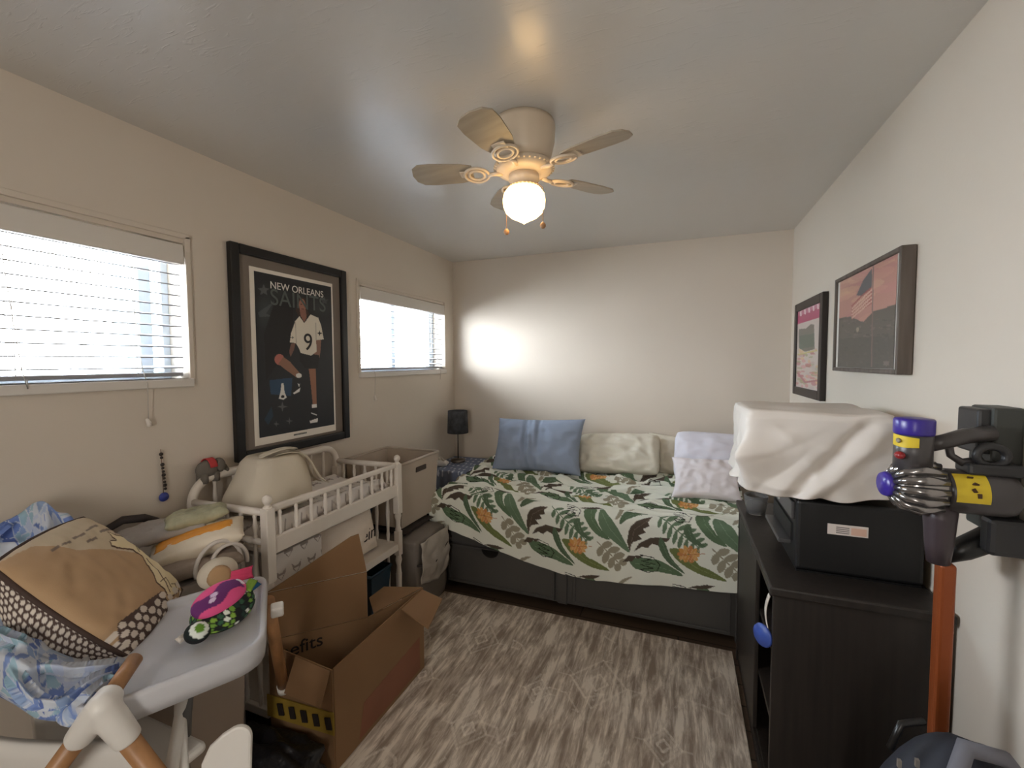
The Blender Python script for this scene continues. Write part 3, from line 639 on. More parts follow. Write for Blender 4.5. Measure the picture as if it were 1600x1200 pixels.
# ------------------------------------------------------------------ nightstand and lamp
ns = thing('nightstand', 'corner nightstand under a grey-blue dotted cloth, left of the bed', 'nightstand', (-1.78, 3.34, 0))
MB().box(-1.965, -1.60, 3.09, 3.60, .01, .635).build('cabinet', M_dark, ns, bevel=.004)
P = Paint(200, 160, (112, 122, 146)); rng = random.Random(2)
for i in range(9):
    for j in range(7): P.ell((i * 24 + (12 if j % 2 else 0) + rng.random() * 9, j * 24 + 10 + rng.random() * 8), 4, 5, (200, 206, 218))
def cloth_ns(u, v):
    y = 3.60 - v * .62; x = -1.972 + u * .382
    if y < 3.085: return (x, 3.082 - .004 * math.sin(u * 30), .642 - (3.085 - y) * 1.55)
    return (x, y, .642)
print_panel('dotted_cloth', P, cloth_ns, M_cloth, ns, 80, 110)
lp = thing('table_lamp', 'small table lamp with dark drum shade on the nightstand', 'lamp', (-1.83, 3.40, .644))
M_steel = mat('brushed_lamp_steel', (120, 112, 104), .35, metal=.9)
MB().lathe((-1.83, 3.40, .644), [(0, 0), (.062, 0), (.064, .006), (.062, .022), (.02, .028), (0, .029)], 28).build('base', M_steel, lp)
MB().cyl((-1.83, 3.40, .66), (-1.83, 3.40, .98), .006, n=10).build('pole', M_steel, lp)
MB().lathe((-1.83, 3.40, 0), [(.086, .90), (.092, .90), (.086, 1.095), (.080, 1.095), (.086, .90)], 32).build('lamp_shade', mat('charcoal_drum_shade', (58, 60, 64), .8, var=(22, .5)), lp)
tb = thing('tissue_pack', 'white soft tissue pack on the dotted nightstand cloth by the lamp', 'tissue pack', (-1.885, 3.2, .644))
place(pillow_mesh(.12, .08, .05, 3.0, .05, 20, .003), (-1.885, 3.2, .668), (1, .2, 0), (-.2, 1, 0)).build('pack', mat('white_film', (224, 222, 220), .4), tb, weld=True)
MB().grid(lambda u, v: (-1.9 + u * .05 + .008 * math.sin(v * 5), 3.19 + .02 * math.sin(u * 6) * v, .688 + v * .035), 8, 8).build('tissue', M_white, tb, solid=.002)

# ------------------------------------------------------------------ changing table
CX0, CX1, CY0, CY1 = -1.955, -1.50, 1.225, 2.06
ct = thing('changing_table', 'white spindle changing table with shelves against the left wall', 'changing table', ((CX0 + CX1) / 2, (CY0 + CY1) / 2, 0))
def turned_post(x, y, top, fin):
    b = MB(); w = .019
    b.box(x - w, x + w, y - w, y + w, .66, top); b.box(x - w * .9, x + w * .9, y - w * .9, y + w * .9, .42, .56)
    b.lathe((x, y, 0), [(.0, 0), (.012, 0), (.016, .02), (.011, .05), (.015, .2), (.017, .3), (.012, .36), (.019, .39), (.014, .42)], 14)
    b.lathe((x, y, 0), [(.014, .555), (.018, .57), (.012, .585), (.013, .62), (.02, .645), (.016, .662)], 14)
    b.lathe((x, y, 0), [(.014, .30), (.018, .31), (.014, .32)], 14)
    if fin:
        b.lathe((x, y, top), [(.016, -.002), (.018, .004), (.010, .010), (.009, .014), (.0155, .022), (.0185, .032), (.0155, .043), (.007, .050), (0, .051)], 16)
    b.build('post', M_white, ct, bevel=.003)
turned_post(CX1, CY0, .955, True); turned_post(CX1, CY1, .945, True); turned_post(CX0 + .02, CY0, .90, False); turned_post(CX0 + .02, CY1, .90, False)
def spindle(x, y, z0, z1, r=.0085):
    h = z1 - z0
    MB().lathe((x, y, z0), [(r * .7, 0), (r, h * .12), (r * .75, h * .2), (r * 1.15, h * .5), (r * .75, h * .8), (r, h * .88), (r * .7, h)], 10).build('spindle', M_white, ct)
# front: rail, spindles, apron board
MB().bar((CX1, CY0 + .018, .948), (CX1, CY1 - .018, .940), .02, .026).build('front_rail', M_white, ct, bevel=.006)
MB().box(CX1 - .012, CX1 + .010, CY0 + .018, CY1 - .018, .765, .832).build('front_apron', M_white, ct, bevel=.004)
for i in range(10): spindle(CX1, CY0 + .055 + i * (CY1 - CY0 - .11) / 9, .83, .934)
# ends
for y in (CY0, CY1):
    MB().sweep([(CX1 - .018, y, .935), ((CX0 + CX1) / 2, y, .932), (CX0 + .03, y, .93)], .0145, 12).build('end_rail', M_white, ct)
    MB().sweep([(CX1 - .018, y, .815), (CX0 + .03, y, .815)], .013, 12).build('end_rail', M_white, ct)
    for i in range(5): spindle(CX1 - .07 - i * .078, y, .82, .926)
    MB().box(CX0 + .03, CX1 - .02, y - .010, y + .010, .455, .49).build('end_rail', M_white, ct, bevel=.003)
    for i in range(5): spindle(CX1 - .07 - i * .078, y, .488, .806, .010)
    MB().box(CX0 + .03, CX1 - .02, y - .010, y + .010, .10, .135).build('end_rail', M_white, ct, bevel=.003)
    for i in range(5): spindle(CX1 - .07 - i * .078, y, .133, .457, .009)
# curved gallery at the back
arc = [(CX0 + .02, CY0, .86)] + [(CX0 + .015, CY0 + .10 - .10 * math.cos(t), .92 + .10 * math.sin(t)) for t in np.linspace(0, math.pi / 2, 9)]
arc += [(CX0 + .015, CY1 - .10 + .10 * math.sin(t), .92 + .10 * math.cos(t)) for t in np.linspace(0, math.pi / 2, 9)] + [(CX0 + .02, CY1, .86)]
MB().sweep(arc, .019, 12).build('back_gallery', M_white, ct)
for i in range(8): spindle(CX0 + .015, CY0 + .10 + i * (CY1 - CY0 - .2) / 7, .83, 1.015)
MB().box(CX0, CX1 - .012, CY0, CY1, .77, .79).build('top_board', M_white, ct, bevel=.003)
MB().box(CX0, CX1 + .012, CY0 + .012, CY1 - .012, .452, .492).build('shelf', M_white, ct, bevel=.003)
MB().box(CX0, CX1 + .012, CY0 + .012, CY1 - .012, .10, .135).build('shelf', M_white, ct, bevel=.003)
def fox_print(w, h, seed, step=34, bgc=(222, 216, 210), ink=(150, 140, 134)):
    P = Paint(w, h, bgc); r = random.Random(seed)
    for j in range(int(h / step) + 2):
        for i in range(int(w / step) + 2):
            cx, cy = i * step + (step / 2 if j % 2 else 0) + r.random() * 4, j * step + r.random() * 4; s = step * .3
            P.poly([(cx - s, cy - s * .8), (cx - s * .35, cy - s * .25), (cx + s * .35, cy - s * .25), (cx + s, cy - s * .8), (cx + s * .85, cy + s * .1), (cx, cy + s), (cx - s * .85, cy + s * .1)], ink)
            P.poly([(cx - s * .6, cy + s * .1), (cx, cy + s * .15), (cx + s * .6, cy + s * .1), (cx, cy + s * .9)], bgc)
    return P
# contoured changing pad
P = fox_print(260, 150, 1, 30)
def pad(u, v):
    x = CX1 - .03 - v * (CX1 - CX0 - .075); y = CY0 + .03 + u * (CY1 - CY0 - .06)
    e = max(abs(v - .5) * 2, 0); q = min(1, min(u, 1 - u) * 14, min(v, 1 - v) * 10)
    return (x, y, .792 + q ** .5 * (.055 + .045 * e ** 2) + .003 * n3(u * 9, v * 9, 2))
b = MB().grid(pad, 130, 75); U, Vv = np.meshgrid(np.linspace(0, 1, 130), np.linspace(0, 1, 75)); b.c = P.lookup(U.ravel(), Vv.ravel())
o = b.build('changing_pad', M_cloth, None, solid=.002); tag(o, 'white changing pad with grey fox print on top of the changing table', 'changing pad')
# cream nursing pillow with straps
np_ = thing('nursing_pillow', 'cream rounded nursing pillow standing on the changing pad', 'pillow', (-1.74, 1.42, .85))
M_cream = cotton('cream_canvas', (206, 196, 178))
def bell_body():
    b = MB(); N, Mv = 48, 30; vs = []; fs = []; R3 = Matrix.Rotation(-.12, 3, 'Z')
    for i in range(Mv + 1):
        t = i / Mv; z = .875 + .235 * t; w = 1.0 - .36 * t ** 1.5 - .9 * max(0, t - .86) ** 1.1; e = .5 if t < .9 else .42
        w *= min(1, .72 + t * 5) ; w = w if i < Mv else .02
        for j in range(N):
            a = 2 * math.pi * j / N; c, s_ = math.cos(a), math.sin(a); q = (abs(c) ** 3.2 + abs(s_) ** 3.2) ** (-1 / 3.2)
            k = w * (1 + .05 * n3(c * 1.6, s_ * 1.6, t * 2.2))
            vs.append(V(-1.745, 1.435, z - (.02 if i == Mv else 0)) + R3 @ V(.155 * c * q * k, .165 * s_ * q * k, 0))
    vs = [v + V(0, .03 * (v.z - .9) / .2, 0) for v in vs]
    for i in range(Mv): fs += [(i * N + j, i * N + (j + 1) % N, (i + 1) * N + (j + 1) % N, (i + 1) * N + j) for j in range(N)]
    b.add(vs + [V(-1.745, 1.465, 1.10), V(-1.745, 1.43, .875)], fs + [(Mv * N + j, Mv * N + (j + 1) % N, (Mv + 1) * N) for j in range(N)] + [(j, (j + 1) % N, (Mv + 1) * N + 1) for j in range(N)], True); return b
bell_body().build('cushion', M_cream, np_)
def ribbon(pts, wv, m, parent, name, th=.006):
    pts = [V(*p) for p in pts]; wv = V(*wv)
    b = MB(); b.add([p + wv * s for p in pts for s in (-.5, .5)], [(2 * i, 2 * i + 1, 2 * i + 3, 2 * i + 2) for i in range(len(pts) - 1)], True); return b.build(name, m, parent, solid=th, sub=1)
ribbon([(-1.70, 1.42, 1.105), (-1.66, 1.49, 1.122), (-1.625, 1.545, 1.10), (-1.61, 1.575, 1.03), (-1.60, 1.60, .965), (-1.60, 1.66, .935)], (.035, -.02, .01), M_cream, np_, 'strap')
ribbon([(-1.78, 1.42, 1.10), (-1.74, 1.51, 1.125), (-1.70, 1.575, 1.11), (-1.685, 1.60, 1.04), (-1.68, 1.62, .96), (-1.66, 1.68, .93)], (.035, -.015, .01), M_cream, np_, 'strap')
ribbon([(-1.72, 1.36, 1.108), (-1.71, 1.42, 1.128), (-1.70, 1.50, 1.135), (-1.685, 1.555, 1.12)], (.07, -.03, .0), M_cream, np_, 'flap')

# things on the shelves
def soft_box(name, x0, x1, y0, y1, z0, z1, m, parent=None, r=.02, seed=1, amp=.004):
    n = 14; b = MB()
    cx, cy, cz = (x0 + x1) / 2, (y0 + y1) / 2, (z0 + z1) / 2; hx, hy, hz = (x1 - x0) / 2 - r, (y1 - y0) / 2 - r, (z1 - z0) / 2 - r
    def fn(d):
        return 1.0
    vs = []; fs = []; N = 40; Mv = 24
    for i in range(Mv + 1):
        th = math.pi * i / Mv
        for j in range(N):
            ph = 2 * math.pi * j / N; d = V(math.sin(th) * math.cos(ph), math.sin(th) * math.sin(ph), math.cos(th))
            q = V(*[max(-1, min(1, c * 1.9)) for c in d]); k = amp * n3(d.x * 3 + seed, d.y * 3, d.z * 3)
            vs.append((cx + q.x * hx + d.x * (r + k), cy + q.y * hy + d.y * (r + k), cz + q.z * hz + d.z * (r + k)))
    for i in range(Mv): fs += [(i * N + j, (i + 1) * N + j, (i + 1) * N + (j + 1) % N, i * N + (j + 1) % N) for j in range(N)]
    b.add(vs, fs, True); return b.build(name, m, parent)
P = fox_print(150, 130, 5, 46)
fb = thing('fabric_bin', 'white fabric bin with fox-face print on the changing table shelf', 'storage bin', (-1.70, 1.385, .493))
MB().box(-1.90, -1.524, 1.25, 1.515, .494, .742).build('body', mat('pale_bin_fabric', (204, 196, 188), .9), fb, bevel=.01)
print_panel('fox_panel', P, lambda u, v: (-1.5225, 1.25 + u * .265, .742 - v * .248), M_cloth, fb, 90, 80)
dk = soft_box('dark_bag', -1.88, -1.68, 1.53, 1.93, .494, .75, mat('dark_aubergine_nylon', (34, 30, 36), .6), None, .05, 3, .02)
tag(dk, 'dark soft bag on the changing table shelf behind the lettered pillow', 'bag')
lpw = thing('lettered_pillow', 'white pillow with black script lettering leaning on the changing table shelf', 'pillow', (-1.6, 1.74, .493))
place(pillow_mesh(.42, .25, .10, 7.7, .10, 36, .006), (-1.585, 1.73, .618), (.05, 1, .06), (-.18, 0, 1)).build('cushion', cotton('white_canvas', (226, 214, 200)), lpw, weld=True)
text('script_lettering', 'ein', .085, frame_mtx((-1.533, 1.845, .612), (.05, 1, .06), (-.18, -.05, 1), (1, -.05, .18)), mat('black_script_ink', (34, 28, 26), .7), lpw, shear=.35)
def plastic_bin(name, label, x0, x1, y0, y1, z0, z1, c, holes=True):
    o = thing(name, label, 'storage bin', ((x0 + x1) / 2, (y0 + y1) / 2, z0)); m = mat('plastic_%d_%d_%d' % c, c, .45); t = .02
    def ring(z, k): return [(x0 + k, y0 + k), (x1 - k, y0 + k), (x1 - k, y1 - k), (x0 + k, y1 - k)]
    bt, tp = ring(0, t), ring(0, 0); b = MB(); w = .006
    def wallq(a0, a1, b0, b1): b.add([(*a0, z0), (*a1, z0), (*b1, z1), (*b0, z1)], [(0, 1, 2, 3)])
    for i in range(4): wallq(bt[i], bt[(i + 1) % 4], tp[i], tp[(i + 1) % 4])
    b.add([(*p, z0) for p in bt], [(3, 2, 1, 0)]); b.build('body', m, o, solid=.006, weld=True)
    MB().sweep([(x0, y0, z1), (x1, y0, z1), (x1, y1, z1), (x0, y1, z1)], .009, 8, closed=True).build('rim', m, o)
    if holes:
        MB().box(x1 - .012, x1 + .0015, (y0 + y1) / 2 - .06, (y0 + y1) / 2 + .06, z1 - .085, z1 - .05).build('handle_slot', mat('painted_slot_shade', (70, 62, 56), .8), o, bevel=.008)  # dark insert paints the shade inside the open slot
    return o
plastic_bin('storage_bin', 'navy bin standing at the far end of the changing table middle shelf', -1.90, -1.66, 1.945, 2.045, .494, .70, (28, 40, 62), False)
plastic_bin('storage_bin', 'teal bin on the bottom shelf of the changing table', -1.90, -1.53, 1.86, 2.03, .137, .37, (30, 58, 78), False)
# grey hamper and beige tote beyond the changing table
hm = thing('laundry_hamper', 'grey fabric hamper on the floor between changing table and bed', 'hamper', (-1.67, 2.33, 0))
soft_box('body', -1.93, -1.43, 2.12, 2.50, 0.0, .47, mat('grey_hamper_fabric', (118, 110, 102), .9, bump=(8, .4, .02)), hm, .035, 9, .012)
MB().sweep([(-1.425, 2.14, .33), (-1.418, 2.3, .27), (-1.425, 2.52, .36)], .008, 8).build('strap', mat('dark_webbing', (52, 46, 44), .8), hm)
pb = MB().grid(lambda u, v: (-1.426 + .018 * n3(u * 4, v * 4, 3) + .012 * math.sin(v * 3.1), 2.17 + u * .32 + .02 * n3(v * 4, u * 2, 8), .45 - v * .30 * (1 - .3 * abs(u - .6))), 30, 30)
tag(pb.build('plastic_bag', mat('frosted_bag_film', (176, 168, 158), .45, bump=(16, .5, .02)), None, solid=.004), 'crumpled pale plastic bag slumped against the grey hamper', 'bag')
tag(place(pillow_mesh(.34, .34, .035, 5.4, .04, 20, .006), (-1.70, 2.34, .487), (1, 0, 0), (0, 1, 0)).build('gap_shade_slab', mat('gap_shade_brown', (50, 42, 38), .95), None, weld=True), 'dark slab standing in for the shaded gap between the hamper and the beige tote', 'blanket')  # added slab; its dark brown paints the shade of the gap
plastic_bin('tote', 'large beige plastic tote with handle slot stacked on the hamper by the poster', -1.965, -1.545, 2.17, 2.585, .515, .912, (186, 172, 156))

# ------------------------------------------------------------------ wall toys
bs = thing('bead_string', 'string of dark beads with a round blue clip hanging on the left wall', 'bead string', (L + .012, 1.14, 1.165))
MB().cyl((L + .01, 1.138, 1.17), (L + .012, 1.14, .985), .0015, n=6).build('cord', mat('tan_cord', (120, 100, 84), .8), bs)
bd = MB(); rng = random.Random(8)
for i in range(11):
    if i not in (2,): bd.ball((L + .011, 1.138 + .001 * i, 1.15 - i * .0145), .0058 if i % 3 else .0075, 10)
bd.build('beads', mat('walnut_bead', (46, 38, 34), .5), bs)
MB().lathe((L + .006, 1.142, .972), [(0, 0), (.017, 0), (.019, .003), (.017, .008), (0, .009)], 24, (1, 0, 0)).build('clip', mat('cobalt_plastic', (62, 74, 158), .4), bs)
el = thing('toy_elephant', 'small grey plush elephant with a red saddle cloth beside the poster', 'toy elephant', (-1.945, 1.315, 1.0))
M_el = mat('grey_plush', (112, 106, 98), .95, bump=(120, .3, .004))
b = MB().ball((-1.945, 1.30, 1.055), 1, 20, (.032, .050, .040)).ball((-1.94, 1.345, 1.062), 1, 18, (.026, .028, .034))
b.sweep([(-1.935, 1.366, 1.055), (-1.932, 1.378, 1.035), (-1.932, 1.374, 1.018)], [.012, .010, .007], 10)
for y in (1.275, 1.325):
    for x in (-1.958, -1.93): b.cyl((x, y, 1.04), (x, y, .998), .015, .016, 12)
b.build('body', M_el, el)
MB().ball((-1.914, 1.34, 1.065), 1, 14, (.006, .020, .026)).build('ear', M_el, el)
MB().grid(lambda u, v: (-1.945 + .034 * math.cos(math.pi * (.05 + .9 * v)), 1.29 + u * .032, 1.057 + .043 * math.sin(math.pi * (.05 + .9 * v))), 6, 14).build('saddle_cloth', mat('red_felt', (188, 62, 64), .9), el, solid=.003, offset=1)

# ------------------------------------------------------------------ cardboard box
bx = thing('cardboard_box', 'large open brown cardboard box with tall raised flap on the rug', 'box', (-1.28, 1.4, .012))
P1, P2, P3, P4 = V(-1.175, 1.206, .012), V(-1.175, 1.80, .012), V(-1.470, 1.190, .012), V(-1.267, 1.508, .012)
def sheet(name, pts, m=None, parent=bx, th=.005):
    pts = [V(*p) for p in pts]; nrm = (pts[1] - pts[0]).cross(pts[2] - pts[0]).normalized() * th
    n = len(pts); b = MB(); b.add(pts + [p + nrm for p in pts], [tuple(range(n)), tuple(range(n, 2 * n))[::-1]] + [(i, (i + 1) % n, n + (i + 1) % n, n + i) for i in range(n)])
    return b.build(name, m or M_card, parent)
up = lambda p, z: (p[0], p[1], z)
fwall = sheet('side_panel', [P1, P2, up(P2, .415), up(P1, .405)])
fslot = MB().bar((-1.1742, 1.345, .285), (-1.1742, 1.44, .30), .004, .028).build('hand_slot', mat('slot_dark', (40, 28, 20), .9), fwall, bevel=.001)
sheet('printed_patch', [(-1.1692, 1.33, .03), (-1.1692, 1.76, .03), (-1.1692, 1.76, .19), (-1.1692, 1.36, .16)], mat('faded_pink_print', (134, 88, 66), .9, var=(6, .08)), fwall, .0006)
lw = sheet('side_panel', [P3, P4, up(P4, .41), up(P3, .452)])
sheet('raised_flap', [up(P3, .455), up(P4, .413), up(P4, .612), up(P3, .640)])
sheet('raised_flap', [up(P3, .644), up(P4, .616), (-1.283, 1.482, .788), (-1.301, 1.455, .784)])
dirp = (P4 - P3).normalized()
text('print_lettering', 'nefits', .075, frame_mtx((-1.405, 1.282, .385), dirp, (0, 0, 1), dirp.cross(V(0, 0, 1))), mat('dark_carton_ink', (34, 24, 18), .8), lw, .002)
sheet('end_panel', [P4, P2, up(P2, .41), up(P4, .41)]); 
fl = sheet('end_panel', [P3, P1, up(P1, .40), up(P3, .44)])
sheet('end_flap', [(-1.365, 1.64, .405), (-1.255, 1.535, .412), (-1.178, 1.80, .412), (-1.37, 1.757, .40)])
sheet('end_flap', [(-1.172, 1.62, .405), (-1.172, 1.79, .412), (-1.045, 1.77, .40), (-.995, 1.565, .385)])
sheet('front_flap', [(-1.335, 1.188, .424), (-1.18, 1.196, .40), (-1.168, 1.135, .31), (-1.325, 1.125, .328)])
sheet('bottom_panel', [P1, P2, P4, P3], None, bx, .004)
MB().bar((-1.478, 1.180, .20), (-1.168, 1.198, .20), .004, .085).build('printed_stripe', mat('yellow_carton_print', (150, 122, 40), .8, var=(9, .2)), fl)
mk = MB()
for i in range(5): mk.bar((-1.42 + i * .055, 1.1765 + i * .0032, .20), (-1.395 + i * .055, 1.178 + i * .0032, .205), .003, .045)
mk.build('stripe_marks', mat('dark_carton_ink', (34, 24, 18), .8), fl)
tag(soft_box('plastic_sack', -1.53, -1.17, 1.03, 1.165, .0, .16, mat('black_sack_film', (26, 25, 28), .4, bump=(18, .6, .02)), None, .04, 12, .03), 'black plastic sack on the floor in front of the cardboard box', 'sack')

# ------------------------------------------------------------------ high chair
hc = thing('high_chair', 'high chair with grey tray, wooden legs and white plastic joints', 'high chair', (-1.25, .72, 0))
A_, B_ = V(-.978, .781, 0), V(-1.319, 1.07, 0); dl = V(-.46, -.888, 0).normalized()
def rounded(poly, r, n=7):
    out = []; k = len(poly)
    for i in range(k):
        p, a, c = poly[i], poly[i - 1], poly[(i + 1) % k]; d0 = (a - p).normalized(); d1 = (c - p).normalized()
        p0, p1 = p + d0 * r, p + d1 * r
        for j in range(n):
            t = j / (n - 1); out.append((p0 * (1 - t) ** 2 + p * 2 * t * (1 - t) + p1 * t * t))
    return out
tp = [A_, B_, B_ + dl * .44, A_ + dl * .36]; cen = sum(tp, V(0, 0, 0)) / 4
ro = rounded(tp, .075); ri = [cen + (p - cen) * .945 for p in ro]
b = MB(); n = len(ro); rings = [(ro, .745, .985), (ro, .770, 1), (ro, .795, 1), (ro, .804, .985), (ri, .804, .985), (ri, .790, .965), (ri, .782, .95), (ri, .781, .90)]
vs = []
for rg, z, k in rings: vs += [V(*(cen + (p - cen) * k)[:2], z) for p in rg]
fs = [(i * n + j, i * n + (j + 1) % n, (i + 1) * n + (j + 1) % n, (i + 1) * n + j) for i in range(len(rings) - 1) for j in range(n)]
fs += [tuple((len(rings) - 1) * n + j for j in range(n)), tuple(range(n))[::-1]]
b.add(vs, fs, True); b.s[-1] = b.s[-2] = False; tray = b.build('tray', M_plum, hc)
mid = (A_ + B_) / 2 + V(.018, .02, 0)
MB().obox((mid.x, mid.y, .776), (.045, .035, .03), Matrix.Rotation(math.radians(-40), 3, 'Z')).build('release_button', M_chairwhite, tray, bevel=.006)
E0 = V(-1.105, .505, .815)
legs = [(V(-1.215, .478, .675), 6.2), (V(-1.07, .556, .665), 5.55)]
for q, k in legs:
    d = (q - E0).normalized(); endp = E0 + d * (E0.z - .013) / -d.z
    MB().sweep([E0 + d * .08, endp], [.0195, .018], 18).build('leg', M_beech, hc)
jb = MB(); arm_end = V(-1.172, .600, .838)
for q, k in legs:
    d = (q - E0).normalized(); jb.sweep([E0 + V(0, 0, .002), E0 + d * .04, E0 + d * .098, E0 + d * .101], [.027, .028, .0255, .021], 20)
da = (arm_end - E0).normalized(); jb.sweep([E0 - da * .01, E0 + da * .03, E0 + da * .033], [.027, .025, .020], 20); jb.ball(E0, .0285, 20)
jo = jb.build('joint', M_chairwhite, hc)
rm = jo.modifiers.new('fuse', 'REMESH'); rm.mode = 'VOXEL'; rm.voxel_size = .003; rm.use_smooth_shade = True
sm = jo.modifiers.new('soften', 'SMOOTH'); sm.factor = .6; sm.iterations = 14
MB().sweep([E0 + da * .02, arm_end], [.0165, .016], 16).build('arm', M_beech, hc)
rl0, rl1 = V(-1.235, 1.0, .755), V(-1.372, 1.165, .297)
dd = (rl1 - rl0).normalized()
rl = MB().sweep([rl0, rl1 - dd * .03], [.020, .019], 16).build('leg', M_beech, hc)
MB().sweep([rl1 - dd * .035, rl1 - dd * .004, rl1], [.0215, .0215, .016], 16).build('foot_cap', M_chairwhite, rl)
sh = MB().grid(lambda u, v: (-1.56 + u * .40, .44 + u * .145 - .02 * math.sin(math.pi * u), .66 - v * .26 - .01 * u), 20, 8)
sh.build('seat_side', M_chairwhite, hc, solid=.02)
MB().box(-1.545, -1.22, .56, .785, .44, .47).build('seat', M_chairwhite, hc, bevel=.012)
MB().grid(lambda u, v: (-1.525 - .03 * v, .56 + u * .225, .46 + v * .28), 10, 10).build('seat_back', M_chairwhite, hc, solid=.02)
MB().sweep([V(-1.150, .685, .76), V(-1.135, .67, .66), V(-1.06, .60, .60), V(-1.12, .58, .50)], .014, 10).build('strut', M_chairwhite, hc)
MB().sweep([V(-1.135, .67, .66), V(-1.06, .625, .585), V(-1.05, .62, .42)], .012, 10).build('strut', M_chairwhite, hc)
ft = [(-.052, -.16), (.052, -.16), (.056, .045)] + [(.026 + .030 * math.cos(t), .048 + .030 * math.sin(t)) for t in np.linspace(.1, 1.9, 9)] + [(-.006, .066), (-.032, .045), (-.048, .01)]
MB().prism(ft, -.008, .008, lambda x, y, h: V(-.985, .672, .585) + V(.79, .61, 0) * x + V(-.10, .12, .98) * y + V(.6, -.78, .2) * h).build('footrest', M_chairwhite, hc, bevel=.006)
MB().sweep([V(-1.17, .73, .76), V(-1.145, .70, .70), V(-1.125, .675, .66), V(-1.13, .68, .60)], [.006, .009, .013, .008], 8).build('harness_buckle', mat('grey_webbing', (96, 94, 92), .7), hc)
MB().sweep([V(-1.235, .70, .75), V(-1.22, .69, .69), V(-1.215, .69, .66)], [.006, .010, .010], 8).build('harness_clip', mat('grey_webbing', (96, 94, 92), .7), hc)
plastic_bin('storage_bin', 'greige bin on the floor under the high chair tray', -1.555, -1.345, .81, 1.0, .002, .60, (150, 136, 124), False)

# ------------------------------------------------------------------ storage cube with the pile by the wall
cu = MB().box(-1.965, -1.575, .76, 1.165, .002, .755).build('storage_cube', mat('grey_cube_fabric', (150, 142, 134), .9), None, bevel=.01)
tag(cu, 'grey fabric storage cube against the left wall beneath the pile of packs', 'storage cube')
def pack(name, label, cat, c, size, x, y, m, seed, band=None):
    o = thing(name, label, cat, (c[0], c[1], c[2] - size[2] / 2))
    place(pillow_mesh(size[0], size[1], size[2], seed, .04, 26, .006), c, x, y).build('pack', m, o, weld=True)
    if band:
        X = V(*x).normalized(); Y = V(*y); Y = (Y - X * Y.dot(X)).normalized(); Z = X.cross(Y)
        place(pillow_mesh(size[0] * .82, size[1] * .42, size[2] * .5, seed + 3, .02, 20, .002), V(*c) + Z * size[2] * .32 , x, y).build('label_band', band, o, weld=True)
    return o
pack('wipes_pack', 'white wipes pack with an orange top lying on the pile by the changing table', 'wipes', (-1.645, 1.055, .865), (.30, .14, .085), (.62, .75, .22), (-.7, .6, .25), mat('cream_film', (224, 212, 192), .45), 1.0, mat('orange_film', (222, 150, 52), .45))
pack('diaper_pack', 'pale green printed pack at the top of the pile beside the changing table', 'diapers', (-1.70, 1.09, .945), (.20, .12, .06), (.5, .85, .1), (-.85, .5, 0), mat('sage_film', (168, 166, 138), .5, var=(25, .25)), 2.0)
pack('folded_cloth', 'folded grey cloth lying on the pile behind the beige pillow', 'cloth', (-1.80, 1.02, .90), (.30, .20, .06), (.6, .8, .12), (-.8, .6, 0), mat('silver_grey_cotton', (178, 172, 168), .9, bump=(20, .4, .01)), 3.0)
pack('burp_cloth', 'crumpled taupe cloth at the bottom of the pile under the wipes', 'cloth', (-1.66, 1.02, .795), (.36, .20, .07), (.6, .8, .05), (-.8, .6, 0), mat('taupe_muslin', (150, 136, 124), .95, bump=(18, .5, .012)), 5.0)
sd = MB().sweep([(-1.955, .90, .76), (-1.955, .905, .86), (-1.95, .93, .915), (-1.945, .98, .935), (-1.93, 1.04, .925), (-1.905, 1.10, .885), (-1.885, 1.13, .82), (-1.88, 1.14, .76)], [.010, .012, .014, .015, .015, .014, .012, .010], 10).build('strap_handle', mat('charcoal_webbing', (62, 56, 56), .85), None)
tag(sd, 'dark padded carry handle arching up by the wall behind the beige pillow', 'strap')
hp = MB()
for k, (dy, r) in enumerate(((0, .07), (.03, .055))):
    hp.sweep([(-1.545 + dy * .4 + .02 * math.cos(t), 1.06 + dy + r * math.cos(t), .79 + r * 1.3 * math.sin(t)) for t in np.linspace(-.2, math.pi + .2, 16)], .007, 8)
tag(hp.build('wire_loops', mat('white_coated_wire', (206, 198, 190), .5), None), 'white looped cords hanging at the corner of the storage pile', 'cords')

